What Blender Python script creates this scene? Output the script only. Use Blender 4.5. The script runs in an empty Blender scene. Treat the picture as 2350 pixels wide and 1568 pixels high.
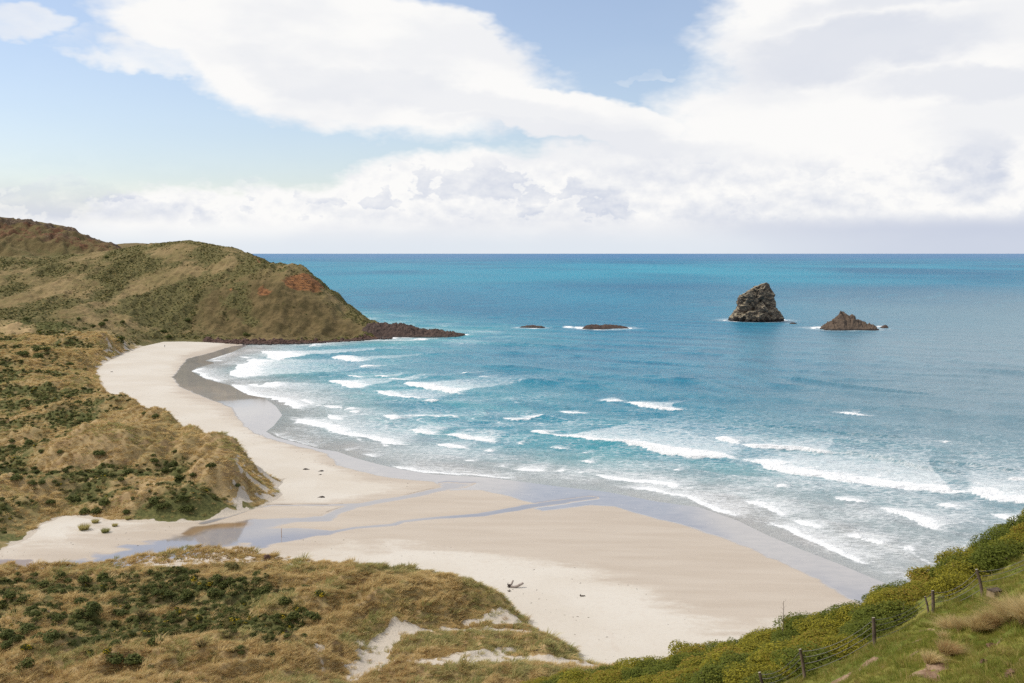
import bpy, bmesh, math, random
import numpy as np
from mathutils import Vector, Matrix, Euler

random.seed(7)
RNG = np.random.default_rng(11)
rad = math.radians
SC = bpy.context.scene
COL = SC.collection

# ------------------------------------------------------------------ camera
F = 2285.0            # focal length in 2350-px-wide picture units (35 mm on a 36 mm back)
H = 70.0              # eye height above the sea
PITCH = math.atan((784 - 581) / F)
cam_d = bpy.data.cameras.new('camera')
cam_d.sensor_width = 36.0
cam_d.lens = 35.0
cam_d.clip_start = 0.5
cam_d.clip_end = 150000
cam = bpy.data.objects.new('camera', cam_d)
cam.location = (0, 0, H)
cam.rotation_euler = (rad(90) - PITCH, 0, 0)
COL.objects.link(cam)
SC.camera = cam

# ------------------------------------------------------------------ light
SUN_EL, SUN_AZ = 54.0, -82.0     # azimuth clockwise from +Y: high on the left
sun_d = bpy.data.lights.new('sun', 'SUN')
sun_d.energy = 3.1
sun_d.angle = rad(1.0)
sun_d.color = (1.0, 0.95, 0.87)
sun = bpy.data.objects.new('sun', sun_d)
sv = Vector((math.sin(rad(SUN_AZ)) * math.cos(rad(SUN_EL)), math.cos(rad(SUN_AZ)) * math.cos(rad(SUN_EL)), math.sin(rad(SUN_EL))))
sun.rotation_euler = sv.to_track_quat('Z', 'Y').to_euler()
sun.location = (0, -20, 200)
COL.objects.link(sun)

SC.view_settings.view_transform = 'Standard'
SC.view_settings.look = 'None'
SC.view_settings.gamma = 1.0
SC.view_settings.exposure = 0.0
SC.view_settings.use_curve_mapping = False
SC.render.engine = 'CYCLES'
SC.cycles.use_denoising = False
SC.cycles.use_adaptive_sampling = True
SC.cycles.adaptive_threshold = 0.008
SC.cycles.adaptive_min_samples = 16
SC.cycles.sample_clamp_direct = 2.0
SC.cycles.sample_clamp_indirect = 2.0
SC.cycles.max_bounces = 6
SC.cycles.diffuse_bounces = 2
SC.cycles.glossy_bounces = 3
SC.cycles.transparent_max_bounces = 6


# ------------------------------------------------------------------ node expression helper
class Ex:
    """a value or vector socket that builds math nodes when combined"""
    def __init__(self, nt, s): self.nt, self.s = nt, s
    def _m(self, op, *a):
        n = self.nt.nodes.new('ShaderNodeMath'); n.operation = op
        for i, v in enumerate((self,) + a):
            if isinstance(v, Ex): self.nt.links.new(v.s, n.inputs[i])
            else: n.inputs[i].default_value = float(v)
        return Ex(self.nt, n.outputs[0])
    def __add__(self, o): return self._m('ADD', o)
    __radd__ = __add__
    def __mul__(self, o): return self._m('MULTIPLY', o)
    __rmul__ = __mul__
    def __sub__(self, o): return self._m('SUBTRACT', o)
    def __rsub__(self, o): return (self * -1.0) + o
    def __truediv__(self, o): return self._m('DIVIDE', o)
    def __pow__(self, o): return self._m('POWER', o)
    def mx(self, o): return self._m('MAXIMUM', o)
    def mn(self, o): return self._m('MINIMUM', o)
    def abs(self): return self._m('ABSOLUTE')
    def fn(self, op, *a): return self._m(op, *a)
    def sm(self, a, b, lo=0.0, hi=1.0):
        n = self.nt.nodes.new('ShaderNodeMapRange'); n.interpolation_type = 'SMOOTHSTEP'
        self.nt.links.new(self.s, n.inputs[0])
        for i, v in ((1, a), (2, b), (3, lo), (4, hi)):
            if isinstance(v, Ex): self.nt.links.new(v.s, n.inputs[i])
            else: n.inputs[i].default_value = v
        return Ex(self.nt, n.outputs[0])


class NT:
    def __init__(self, nt): self.nt = nt
    def node(self, t, **k):
        n = self.nt.nodes.new(t)
        for a, v in k.items(): setattr(n, a, v)
        return n
    def pos(self): return Ex(self.nt, self.node('ShaderNodeNewGeometry').outputs['Position'])
    def attr(self, name, typ='GEOMETRY'):
        return Ex(self.nt, self.node('ShaderNodeAttribute', attribute_name=name, attribute_type=typ).outputs['Fac'])
    def xyz(self, v):
        n = self.node('ShaderNodeSeparateXYZ'); self.nt.links.new(v.s, n.inputs[0])
        return [Ex(self.nt, o) for o in n.outputs]
    def vec(self, x, y, z=0.0):
        n = self.node('ShaderNodeCombineXYZ')
        for i, v in enumerate((x, y, z)):
            if isinstance(v, Ex): self.nt.links.new(v.s, n.inputs[i])
            else: n.inputs[i].default_value = v
        return Ex(self.nt, n.outputs[0])
    def scale(self, v, sx, sy, sz, rz=0.0):
        n = self.node('ShaderNodeMapping'); self.nt.links.new(v.s, n.inputs[0])
        n.inputs['Scale'].default_value = (sx, sy, sz); n.inputs['Rotation'].default_value = (0, 0, rz)
        return Ex(self.nt, n.outputs[0])
    def noise(self, v, scale, detail=3.0, rough=0.5, dist=0.0, col=False, dim='3D'):
        n = self.node('ShaderNodeTexNoise', noise_dimensions=dim); self.nt.links.new(v.s, n.inputs['Vector'])
        n.inputs['Scale'].default_value = scale; n.inputs['Detail'].default_value = detail
        n.inputs['Roughness'].default_value = rough; n.inputs['Distortion'].default_value = dist
        return Ex(self.nt, n.outputs[1 if col else 0])
    def voro(self, v, scale, feature='F1', rnd=1.0):
        n = self.node('ShaderNodeTexVoronoi', feature=feature); self.nt.links.new(v.s, n.inputs['Vector'])
        n.inputs['Scale'].default_value = scale; n.inputs['Randomness'].default_value = rnd
        return Ex(self.nt, n.outputs[0])
    def col(self, c):
        n = self.node('ShaderNodeRGB'); n.outputs[0].default_value = (c[0], c[1], c[2], 1); return Ex(self.nt, n.outputs[0])
    def mix(self, f, a, b):
        n = self.node('ShaderNodeMix', data_type='RGBA')
        for i, v in ((0, f), (6, a), (7, b)):
            if isinstance(v, Ex): self.nt.links.new(v.s, n.inputs[i])
            elif isinstance(v, (tuple, list)): n.inputs[i].default_value = (v[0], v[1], v[2], 1)
            else: n.inputs[i].default_value = v
        return Ex(self.nt, n.outputs[2])
    def cmul(self, c, f):
        n = self.node('ShaderNodeMix', data_type='RGBA', blend_type='MULTIPLY'); n.inputs[0].default_value = 1.0
        self.nt.links.new(c.s, n.inputs[6]); self.nt.links.new(f.s, n.inputs[7])
        return Ex(self.nt, n.outputs[2])
    def bump(self, h, strength=1.0, dist=1.0):
        n = self.node('ShaderNodeBump'); self.nt.links.new(h.s, n.inputs['Height'])
        n.inputs['Strength'].default_value = strength; n.inputs['Distance'].default_value = dist
        return n.outputs[0]


def material(name):
    m = bpy.data.materials.new(name); m.use_nodes = True
    nt = m.node_tree; nt.nodes.clear()
    t = NT(nt)
    b = t.node('ShaderNodeBsdfPrincipled'); o = t.node('ShaderNodeOutputMaterial')
    nt.links.new(b.outputs[0], o.inputs[0])
    def setp(key, v):
        s = b.inputs[key]
        if isinstance(v, Ex): nt.links.new(v.s, s)
        elif hasattr(v, 'is_output'): nt.links.new(v, s)
        elif isinstance(v, (tuple, list)): s.default_value = (v[0], v[1], v[2], 1)
        else: s.default_value = v
    return m, t, setp


# ------------------------------------------------------------------ sky with clouds
world = bpy.data.worlds.new('World'); SC.world = world; world.use_nodes = True
wt = world.node_tree; wt.nodes.clear(); W = NT(wt)
wout = W.node('ShaderNodeOutputWorld'); wbg = W.node('ShaderNodeBackground')
sky = W.node('ShaderNodeTexSky', sky_type='NISHITA'); sky.sun_disc = False
sky.sun_elevation = rad(SUN_EL); sky.sun_rotation = rad(SUN_AZ)
sky.air_density = 1.0; sky.dust_density = 1.0; sky.ozone_density = 1.0
sky_gain = W.node('ShaderNodeMix', data_type='RGBA', blend_type='MULTIPLY')
sky_gain.inputs[0].default_value = 1.0; sky_gain.inputs[7].default_value = (1.06, 1.03, 1.06, 1)
wt.links.new(sky.outputs[0], sky_gain.inputs[6])
dirv = Ex(wt, W.node('ShaderNodeTexCoord').outputs['Generated'])
dx, dy, dz = W.xyz(dirv)
az = dx.fn('ARCTAN2', dy)          # 0 straight ahead, + to the right
el = dz.fn('ARCSINE')
def gx(u): return math.atan((u - 1175) / F)
def gy(v): return math.atan((581 - v) / F)
def W2(k, o, sc, det, ro, b=0.0):
    n = W.node('ShaderNodeTexNoise', noise_dimensions='2D')
    mp = W.node('ShaderNodeMapping'); wt.links.new(dcv.s, mp.inputs[0]); mp.inputs['Scale'].default_value = (1, k, 1); mp.inputs['Location'].default_value = (o, o * .7 + b, 0)
    wt.links.new(mp.outputs[0], n.inputs['Vector'])
    n.inputs['Scale'].default_value = sc; n.inputs['Detail'].default_value = det; n.inputs['Roughness'].default_value = ro
    return Ex(wt, n.outputs[0])
dcv = W.vec(az, el, 0.0)
nzA = W2(2.0, 1.30, 6.0, 5, 0.62, 0.0000)
nzB = W2(2.0, 13.30, 6.0, 5, 0.62, 0.0000)
waz = az + (nzA - 0.5) * 0.15
wel = el + (nzB - 0.5) * 0.060
wv = W.vec(waz, wel, 0.0)
def blob(u, v, ru, rv, tilt=0.0, amp=1.0):
    """a soft-edged flat-topped bank of cloud"""
    mp = W.node('ShaderNodeMapping', vector_type='TEXTURE'); wt.links.new(wv.s, mp.inputs[0])
    mp.inputs['Location'].default_value = (gx(u), gy(v), 0); mp.inputs['Rotation'].default_value = (0, 0, tilt); mp.inputs['Scale'].default_value = (ru / F, rv / F, 1)
    ln = W.node('ShaderNodeVectorMath', operation='LENGTH'); wt.links.new(mp.outputs[0], ln.inputs[0])
    return Ex(wt, ln.outputs['Value']).sm(1.25, 0.60, 0.0, amp)
upper = blob(820, 165, 520, 150, -0.16).mx(blob(930, 120, 250, 120, -.1)).mx(blob(620, 95, 330, 90, 0.05, .95)).mx(blob(1230, 262, 420, 62, -0.13)).mx(blob(420, 175, 190, 45, -0.1, .62))
bank = blob(1150, 455, 860, 105, 0.07).mx(blob(1650, 420, 700, 130, 0.04))
bank = bank.mx(blob(430, 478, 250, 62, 0.0, .75)).mx(blob(120, 455, 190, 42, 0, .40))
right = blob(2080, 330, 560, 260, 0.0).mx(blob(2180, 90, 560, 190, 0.06)).mx(blob(2700, 200, 700, 400))
wisp = blob(105, 125, 95, 32, 0.0, .50).mx(blob(-20, 190, 60, 40, 0, .35)).mx(blob(270, 150, 80, 36, 0, .35)).mx(blob(1470, 190, 60, 10, 0, .3))
cov = upper.mx(bank).mx(right).mx(wisp)
# away from the view the sky carries on with the same broken cloud
outside = (az.abs()).sm(0.58, 0.85).mx(el.sm(0.30, 0.45))
pl = W.vec(dx / (dz.mx(0.02) + 0.12), dy / (dz.mx(0.02) + 0.12), 0.0)
gen = W.noise(pl, 0.7, 4.0, 0.55, dim='2D').sm(0.40, 0.58)
cov = cov * (1.0 - outside) + gen * outside
n2 = W2(2.2, 16.60, 24.0, 5, 0.55, 0.0000)
n1 = W2(2.6, 6.40, 8.0, 5, 0.55, 0.0000)
cl = (cov + (n1 - 0.5) * 0.55 * cov.sm(0.0, 0.25) + (n2 - 0.5) * 0.16).sm(0.10, 0.75)
low = el.sm(0.080, 0.022, 0.0, 1.0)
cl = cl.mx(low).mx(0.10)
# light and shade inside the cloud: soft, with small cumulus low down
n3 = W2(2.6, 26.20, 5.0, 5, 0.52, 0.0000)
soft = n3.sm(0.40, 0.60)
cu = W2(1.5, 8.20, 15.0, 5, 0.58, 0.0000)
cu2 = W2(1.5, 8.20, 15.0, 5, 0.58, 0.0135)
lowband = el.sm(0.020, 0.040) * el.sm(0.105, 0.070)
cum = cu.sm(0.525, 0.570) * lowband * n1.sm(.40, .54) * az.sm(0.32, 0.0, 0.45, 1.0)
edge = ((cu - cu2) * 2.2) * lowband
under = el.sm(0.052, 0.026) * az.sm(-0.35, 0.05)
rain = az.sm(0.06, 0.46) * el.sm(0.040, 0.020)
ub = blob(980, 235, 520, 36, -0.17, .30).mx(blob(1340, 320, 330, 26, -0.1, .38)).mx(blob(1960, 150, 260, 50, .1, .75)).mx(blob(2250, 225, 260, 36, .0, .50)).mx(blob(2110, 30, 300, 40, .2, .55)).mx(blob(2260, 400, 90, 70, 0.0, .65))
shade = soft * 0.28 + 0.70 + edge - cum * 0.66 - ub * (.5 + soft * .5) - under * .22 - rain * .35
shade = shade.fn('MINIMUM', 1.0).mx(0.0)
ccol = W.mix(shade, (0.665, 0.705, 0.800), (0.975, 0.968, 0.955))
ccol = W.mix(rain * 0.85, ccol, (0.56, 0.61, 0.74))
ccol = W.mix(el.sm(0.030, 0.004) * az.sm(0.40, 0.10, 0.2, 0.85), ccol, (0.74, 0.80, 0.87))
skb = W.node('ShaderNodeMix', data_type='RGBA', blend_type='MULTIPLY')
skb.inputs[0].default_value = 1.0; skb.inputs[7].default_value = (0.14, 0.14, 0.14, 1)   # sky at 0.14
wt.links.new(sky_gain.outputs[2], skb.inputs[6])
wfinal = W.mix(cl, Ex(wt, skb.outputs[2]), ccol)
wt.links.new(wfinal.s, wbg.inputs[0]); wbg.inputs[1].default_value = 1.0
wt.links.new(wbg.outputs[0], wout.inputs[0])
world.cycles.sampling_method = 'MANUAL'; world.cycles.sample_map_resolution = 512


# ------------------------------------------------------------------ numeric helpers
def pix(u, v, z=0.0):
    """picture point on the level z -> world x, y"""
    cx, cy = (u - 1175) / F, (784 - v) / F
    y = math.cos(PITCH) + cy * math.sin(PITCH); zz = -math.sin(PITCH) + cy * math.cos(PITCH)
    t = (z - H) / zz
    return (cx * t, y * t)
def pixd(u, v, D):
    """picture point at forward distance D -> world x, y, z"""
    cx, cy = (u - 1175) / F, (784 - v) / F
    y = math.cos(PITCH) + cy * math.sin(PITCH); zz = -math.sin(PITCH) + cy * math.cos(PITCH)
    t = D / y
    return (cx * t, D, H + zz * t)
def A(p): return [(413.6 + .28 * x, 770.8 + .28 * y) for x, y in p]
def B(p): return [(1034 + .28 * x, 864.8 + .28 * y) for x, y in p]
def C(p): return [(1692 + .28 * x, 864.8 + .28 * y) for x, y in p]
def Z4(p): return [(.32 * x, 846 + .32 * y) for x, y in p]
def Z5(p): return [(564 + .36 * x, 987 + .36 * y) for x, y in p]

_perm = np.random.default_rng(3).permutation(256)
_perm = np.concatenate([_perm, _perm, _perm])
_ga = np.random.default_rng(4).uniform(0, 2 * np.pi, 256)
_gx, _gy = np.cos(_ga), np.sin(_ga)
_g3 = np.random.default_rng(5).normal(size=(256, 3)); _g3 /= np.linalg.norm(_g3, axis=1)[:, None]
def pn(x, y, seed=0):
    x = np.asarray(x, float) + seed * 17.31; y = np.asarray(y, float) - seed * 9.77
    xi = np.floor(x).astype(int); yi = np.floor(y).astype(int)
    fx, fy = x - xi, y - yi
    sx = fx * fx * fx * (fx * (fx * 6 - 15) + 10); sy = fy * fy * fy * (fy * (fy * 6 - 15) + 10)
    def g(ix, iy, ax, ay):
        h = _perm[_perm[ix & 255] + (iy & 255)]
        return _gx[h] * ax + _gy[h] * ay
    a = g(xi, yi, fx, fy); b = g(xi + 1, yi, fx - 1, fy)
    c = g(xi, yi + 1, fx, fy - 1); d = g(xi + 1, yi + 1, fx - 1, fy - 1)
    return ((a + (b - a) * sx) + ((c + (d - c) * sx) - (a + (b - a) * sx)) * sy) * 1.4
def fbm(x, y, o=4, g=0.5, seed=0):
    s = 0; a = 1; f = 1
    for i in range(o):
        s = s + a * pn(x * f, y * f, seed + i); a *= g; f *= 2.03
    return s
def ridg(x, y, o=4, g=0.5, seed=0):
    s = 0; a = 1; f = 1
    for i in range(o):
        s = s + a * (1 - 2 * np.abs(pn(x * f, y * f, seed + i))); a *= g; f *= 2.03
    return s
def pn3(x, y, z, seed=0):
    x = x + seed * 13.7; xi, yi, zi = (np.floor(q).astype(int) for q in (x, y, z))
    fx, fy, fz = x - xi, y - yi, z - zi
    s = lambda t: t * t * t * (t * (t * 6 - 15) + 10)
    sx, sy, sz = s(fx), s(fy), s(fz)
    def g(i, j, k):
        h = _perm[_perm[_perm[(xi + i) & 255] + ((yi + j) & 255)] + ((zi + k) & 255)]
        q = _g3[h]
        return q[..., 0] * (fx - i) + q[..., 1] * (fy - j) + q[..., 2] * (fz - k)
    L = lambda a, b, t: a + (b - a) * t
    return L(L(L(g(0,0,0), g(1,0,0), sx), L(g(0,1,0), g(1,1,0), sx), sy), L(L(g(0,0,1), g(1,0,1), sx), L(g(0,1,1), g(1,1,1), sx), sy), sz) * 1.5
def fbm3(x, y, z, o=4, g=0.5, seed=0, ridge=False):
    s = 0; a = 1; f = 1
    for i in range(o):
        n = pn3(x * f, y * f, z * f, seed + i)
        s = s + a * ((1 - 2 * np.abs(n)) if ridge else n); a *= g; f *= 2.1
    return s
def ss(x, a, b):
    t = np.clip((np.asarray(x, float) - a) / (b - a), 0, 1); return t * t * (3 - 2 * t)
def seg_dist(x, y, pts, closed=False):
    """distance to a polyline, with nearest parameter and offset vector"""
    P = np.array(pts, float)
    if closed: P = np.vstack([P, P[:1]])
    best = np.full(x.shape, 1e18); ox = np.zeros(x.shape); oy = np.zeros(x.shape); par = np.zeros(x.shape)
    L = np.concatenate([[0], np.cumsum(np.hypot(*(P[1:] - P[:-1]).T))])
    for i in range(len(P) - 1):
        ax, ay = P[i]; bx, by = P[i + 1] - P[i]; l2 = bx * bx + by * by + 1e-12
        t = np.clip(((x - ax) * bx + (y - ay) * by) / l2, 0, 1)
        qx = x - ax - t * bx; qy = y - ay - t * by; d = qx * qx + qy * qy
        m = d < best
        best = np.where(m, d, best); ox = np.where(m, qx, ox); oy = np.where(m, qy, oy)
        par = np.where(m, L[i] + t * (L[i + 1] - L[i]), par)
    return np.sqrt(best), ox, oy, par, L[-1]
def inside(x, y, pts):
    P = np.array(pts, float); r = np.zeros(x.shape, bool); j = len(P) - 1
    for i in range(len(P)):
        xi, yi = P[i]; xj, yj = P[j]
        if yi != yj:
            c = ((yi > y) != (yj > y)) & (x < (xj - xi) * (y - yi) / (yj - yi) + xi)
            r ^= c
        j = i
    return r
def sdist(x, y, pts):
    """signed distance to a closed outline, + inside"""
    P = np.array(list(pts) + [pts[0]], np.float32)
    sh = np.shape(x); x = np.asarray(x, np.float32).ravel(); y = np.asarray(y, np.float32).ravel()
    best = np.full(x.shape, 1e12, np.float32)
    for i in range(len(P) - 1):
        ax, ay = P[i]; bx, by = P[i + 1] - P[i]; l2 = bx * bx + by * by + np.float32(1e-9)
        ux = x - ax; uy = y - ay
        tt = np.clip((ux * bx + uy * by) / l2, 0, 1)
        ux -= tt * bx; uy -= tt * by
        np.minimum(best, ux * ux + uy * uy, out=best)
    d = np.sqrt(best)
    return np.where(inside(x, y, pts), d, -d).reshape(sh).astype(float)
class Lut:
    """a smooth function tabulated on a grid and read back bilinearly"""
    def __init__(self, fn, x0, x1, y0, y1, st):
        self.b = (x0, y0, st); xs = np.arange(x0, x1 + st, st); ys = np.arange(y0, y1 + st, st)
        self.g = fn(*np.meshgrid(xs, ys)); self.n = (len(xs), len(ys))
    def __call__(self, x, y):
        x0, y0, st = self.b
        fx = np.clip((np.asarray(x, float) - x0) / st, 0, self.n[0] - 1.001); fy = np.clip((np.asarray(y, float) - y0) / st, 0, self.n[1] - 1.001)
        i = fx.astype(int); j = fy.astype(int); fx = fx - i; fy = fy - j; g = self.g
        return (g[j, i] * (1 - fx) + g[j, i + 1] * fx) * (1 - fy) + (g[j + 1, i] * (1 - fx) + g[j + 1, i + 1] * fx) * fy
class TPS:
    def __init__(self, pts, lam=0.5):
        P = np.array(pts, float); self.p = P[:, :2] / 100.0; z = P[:, 2]; n = len(P)
        r2 = ((self.p[:, None] - self.p[None]) ** 2).sum(-1)
        K = 0.5 * r2 * np.log(r2 + 1e-12) + np.eye(n) * lam * 0.02
        Q = np.hstack([np.ones((n, 1)), self.p])
        M = np.block([[K, Q], [Q.T, np.zeros((3, 3))]])
        s = np.linalg.solve(M, np.concatenate([z, np.zeros(3)])); self.w, self.a = s[:n], s[n:]
    def __call__(self, x, y):
        X, Y = np.asarray(x, float) / 100.0, np.asarray(y, float) / 100.0
        o = self.a[0] + self.a[1] * X + self.a[2] * Y
        for (px, py), w in zip(self.p, self.w):
            r2 = (X - px) ** 2 + (Y - py) ** 2
            o = o + w * 0.5 * r2 * np.log(r2 + 1e-12)
        return o


# ------------------------------------------------------------------ object helpers
def put(o, parent=None):
    COL.objects.link(o)
    if parent is not None: o.parent = parent
    return o
def tag(o, label=None, cat=None, group=None, kind=None):
    if label: o['label'] = label
    if cat: o['category'] = cat
    if group: o['group'] = group
    if kind: o['kind'] = kind
    return o
def mesh_np(name, V, Fq, mats, attrs=None, smooth=True, parent=None, matidx=None, link=True):
    me = bpy.data.meshes.new(name)
    V = np.asarray(V, np.float32); Fq = np.asarray(Fq, np.int32); k = Fq.shape[1]
    me.vertices.add(len(V)); me.vertices.foreach_set('co', V.ravel())
    me.loops.add(Fq.size); me.loops.foreach_set('vertex_index', Fq.ravel())
    me.polygons.add(len(Fq)); me.polygons.foreach_set('loop_start', np.arange(0, Fq.size, k, dtype=np.int32))
    if smooth: me.polygons.foreach_set('use_smooth', np.ones(len(Fq), bool))
    for m in (mats if isinstance(mats, (list, tuple)) else [mats]): me.materials.append(m)
    if matidx is not None: me.polygons.foreach_set('material_index', np.asarray(matidx, np.int32))
    for n, a in (attrs or {}).items():
        at = me.attributes.new(n, 'FLOAT', 'POINT'); at.data.foreach_set('value', np.asarray(a, np.float32))
    me.update(calc_edges=True)
    if not link: return me
    o = bpy.data.objects.new(name, me); put(o, parent)
    return o
def grid_faces(nr, nc):
    i = np.arange(nr - 1)[:, None] * nc + np.arange(nc - 1)[None]
    return np.stack([i, i + 1, i + nc + 1, i + nc], -1).reshape(-1, 4)
def compact(V, Fq, keep, attrs):
    """keep only some faces and the vertices they use"""
    Fk = Fq[keep]; used = np.zeros(len(V), bool); used[Fk.ravel()] = True
    mp = np.cumsum(used) - 1
    return V[used], mp[Fk], {k: a[used] for k, a in attrs.items()}
def fan_grid(r0, r1, nc, ys):
    """a fan of grid points x = r*y: fine near, coarse far"""
    r = np.linspace(r0, r1, nc); Y = np.repeat(np.asarray(ys)[:, None], nc, 1); X = r[None] * Y
    return X, Y
def rows_v(v0, v1, n, z=0.0):
    return np.array([pix(1175, v, z)[1] for v in np.linspace(v0, v1, n)])


# ================================================================== the lie of the land
# --- water's edge, film edge of the wet beach
EDGE_UV = (A([(640, 62), (570, 75), (420, 140), (215, 205), (300, 222), (150, 262), (100, 290), (220, 355), (330, 385), (420, 405), (560, 482), (700, 508), (800, 580), (850, 650),
              (780, 740), (720, 785), (800, 832), (1000, 882), (1150, 925), (1300, 947), (1450, 1000), (1600, 1042), (1750, 1077), (1900, 1107), (2100, 1135)])
           + B([(0, 805), (300, 822), (550, 852), (900, 897), (1300, 942), (1700, 1020), (2050, 1066)])
           + C([(30, 1180), (250, 1290), (560, 1420), (850, 1530)]) + [(2030, 1335), (2150, 1390), (2350, 1490), (2700, 1700)])
EDGE = [pix(u, v) for u, v in EDGE_UV]
FAR_L = [pix(700, 783), pix(860, 774)]
SEA_POLY = [(-1000, 1400), pixd(640, 600, 1100)[:2], pix(900, 770), pix(700, 784)] + EDGE + [(400, 30), (6000, 30), (150000, 120000), (-150000, 120000)]
def sea_d(x, y):
    """signed distance from the water's edge, + on the beach"""
    return -sdist(x, y, SEA_POLY)
def beach0(x, y, d=None):
    if d is None: d = sea_d(x, y)
    z = np.where(d > 0, 2.6 * (1 - np.exp(-np.maximum(d, 0) * 0.0105)), np.maximum(d * 0.02, -4.0))
    z = z + 0.10 * fbm(x / 40, y / 40, 2, seed=5) * ss(d, 15, 60)
    return z
def on_beach(u, v):
    z = 0.6
    for _ in range(4):
        x, y = pix(u, v, z); z = float(beach0(np.array([x]), np.array([y]))[0])
    return (x, y)
def onb(p): return [on_beach(u, v) for u, v in p]

# --- creeks over the sand: (line, half widths)
ST = []
ST.append((onb(A([(2250, 1225), (2170, 1248), (1900, 1312), (1700, 1345), (1560, 1372), (1420, 1398), (1280, 1445), (1200, 1490), (1000, 1508), (800, 1520), (600, 1530)])), [5, 2.2, 2.0, 2.2, 2.4, 2.2, 2.0, 2.4, 3, 4, 4]))
ST.append((onb(A([(1480, 1378), (1200, 1388), (1000, 1387), (750, 1389), (600, 1414), (450, 1464), (300, 1506), (190, 1536)])), [1.2, .9, .6, .6, .7, .9, 1.2, 1.6]))
ST.append((onb(Z5([(2200, 430), (1850, 480), (1500, 540), (1200, 560), (1000, 582), (940, 603), (700, 622), (500, 658), (300, 690), (100, 715)])), [2, 2.6, 1.8, 1.4, 1.2, 1.3, 1.1, 1.2, 2, 4]))
ST.append((onb(Z4([(2350, 1085), (2100, 1092), (1900, 1105), (1700, 1118), (1560, 1125), (1440, 1140), (1350, 1180)])), [1.5, 2.0, 3.0, 4.0, 3.5, 3.0, 2.0]))
ST.append((onb(Z4([(2300, 1178), (2000, 1190), (1800, 1195), (1600, 1215), (1400, 1222), (1200, 1270), (1000, 1320), (820, 1372), (700, 1400), (400, 1432), (100, 1450)])), [3.5, 7.0, 10.0, 11.0, 7.5, 7.0, 7.5, 8.0, 6.0, 5.5, 6.0]))
ST.append((onb(Z4([(1900, 1120), (1700, 1180), (1560, 1250), (1400, 1310), (1250, 1330)])), [4.5, 6.0, 7.0, 5.0, 4.0]))
ST.append((onb(Z4([(190, 1380), (100, 1395), (0, 1410), (-200, 1420)])), [1.5, 3.2, 4.5, 5]))
def stream_mask(x, y):
    """about 1 in mid channel, 0 at the bank, negative outside"""
    wob = 0.55 * fbm(x / 9, y / 5, 3, seed=31)
    m = np.full(x.shape, -9.0)
    for pts, w in ST:
        d, _, _, par, L = seg_dist(x, y, pts)
        P = np.array(pts); l = np.concatenate([[0], np.cumsum(np.hypot(*(P[1:] - P[:-1]).T))])
        ww = np.interp(par, l, w) * 1.15
        m = np.maximum(m, 1 - d / ww + wob * np.minimum(1, ww / 4) * 0.8)
    return m
# --- film of standing water on the lower beach
FILM = onb(A([(585, 72), (430, 85), (250, 140), (60, 190), (0, 260), (-60, 340), (0, 415), (120, 470), (300, 540), (425, 592), (470, 660), (530, 740), (620, 800), (700, 832), (900, 892), (1050, 922),
              (1180, 960), (1260, 1010), (1300, 1060), (1400, 1092), (1600, 1142), (1900, 1182), (2080, 1196), (2150, 1232)])
           + B([(0, 930), (250, 925), (420, 965), (640, 1020), (760, 1050), (640, 1075), (760, 1100), (1150, 1052), (1350, 1062), (1500, 1112), (1700, 1167), (2000, 1242), (2350, 1362)])
           + C([(180, 1432), (260, 1482), (440, 1546)]) + [(1935, 1362), (2080, 1440), (2400, 1600)])
FILM_POLY = FILM + [(400, 60), (900, 200), (900, 900), pix(720, 780)]
DAMP = onb(Z4([(0, 1290), (600, 1250), (1000, 1200), (1400, 1120), (1500, 1060), (1900, 985), (2350, 975)]) + A([(1400, 1352), (1700, 1300), (1900, 1240), (1500, 1180), (1200, 1060), (1100, 980), (700, 850), (450, 700), (250, 570), (0, 480), (-60, 300), (30, 160), (400, 60)]))
DAMP_POLY = DAMP + [pix(720, 780), (900, 900), (900, 200), (400, 60)] + onb([(2000, 1400), (1720, 1455), (1600, 1420), (1480, 1350), (1330, 1295), (1150, 1272), (1020, 1266), (930, 1245), (880, 1240), (860, 1262), (800, 1248), (740, 1262), (640, 1268), (300, 1300), (0, 1330)])

# --- left dunes and the headland
LAND_CTRL = []
def lc(u, v, z): x, y = pix(u, v, z); LAND_CTRL.append((x, y, z))
def lcd(u, v, D): LAND_CTRL.append(pixd(u, v, D))
for u, v, z in [(0, 1230, 3.5), (100, 1195, 3), (250, 1190, 3), (450, 1185, 3.2), (600, 1140, 6), (640, 1080, 7), (560, 1010, 11), (480, 983, 11), (400, 942, 12), (300, 905, 11), (245, 885, 9), (226, 850, 3),
                (0, 1150, 6), (150, 1100, 6), (300, 1110, 6), (450, 1140, 6), (560, 1100, 7), (520, 1050, 9), (0, 1050, 6), (240, 1035, 11), (150, 1050, 9), (350, 1040, 10), (400, 1060, 8), (0, 950, 6), (150, 1000, 6), (300, 990, 7), (280, 935, 9),
                (150, 900, 7), (100, 860, 7), (0, 860, 7), (200, 830, 6), (150, 800, 8), (0, 800, 9), (260, 795, 8), (340, 770, 6)]: lc(u, v, z)
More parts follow.
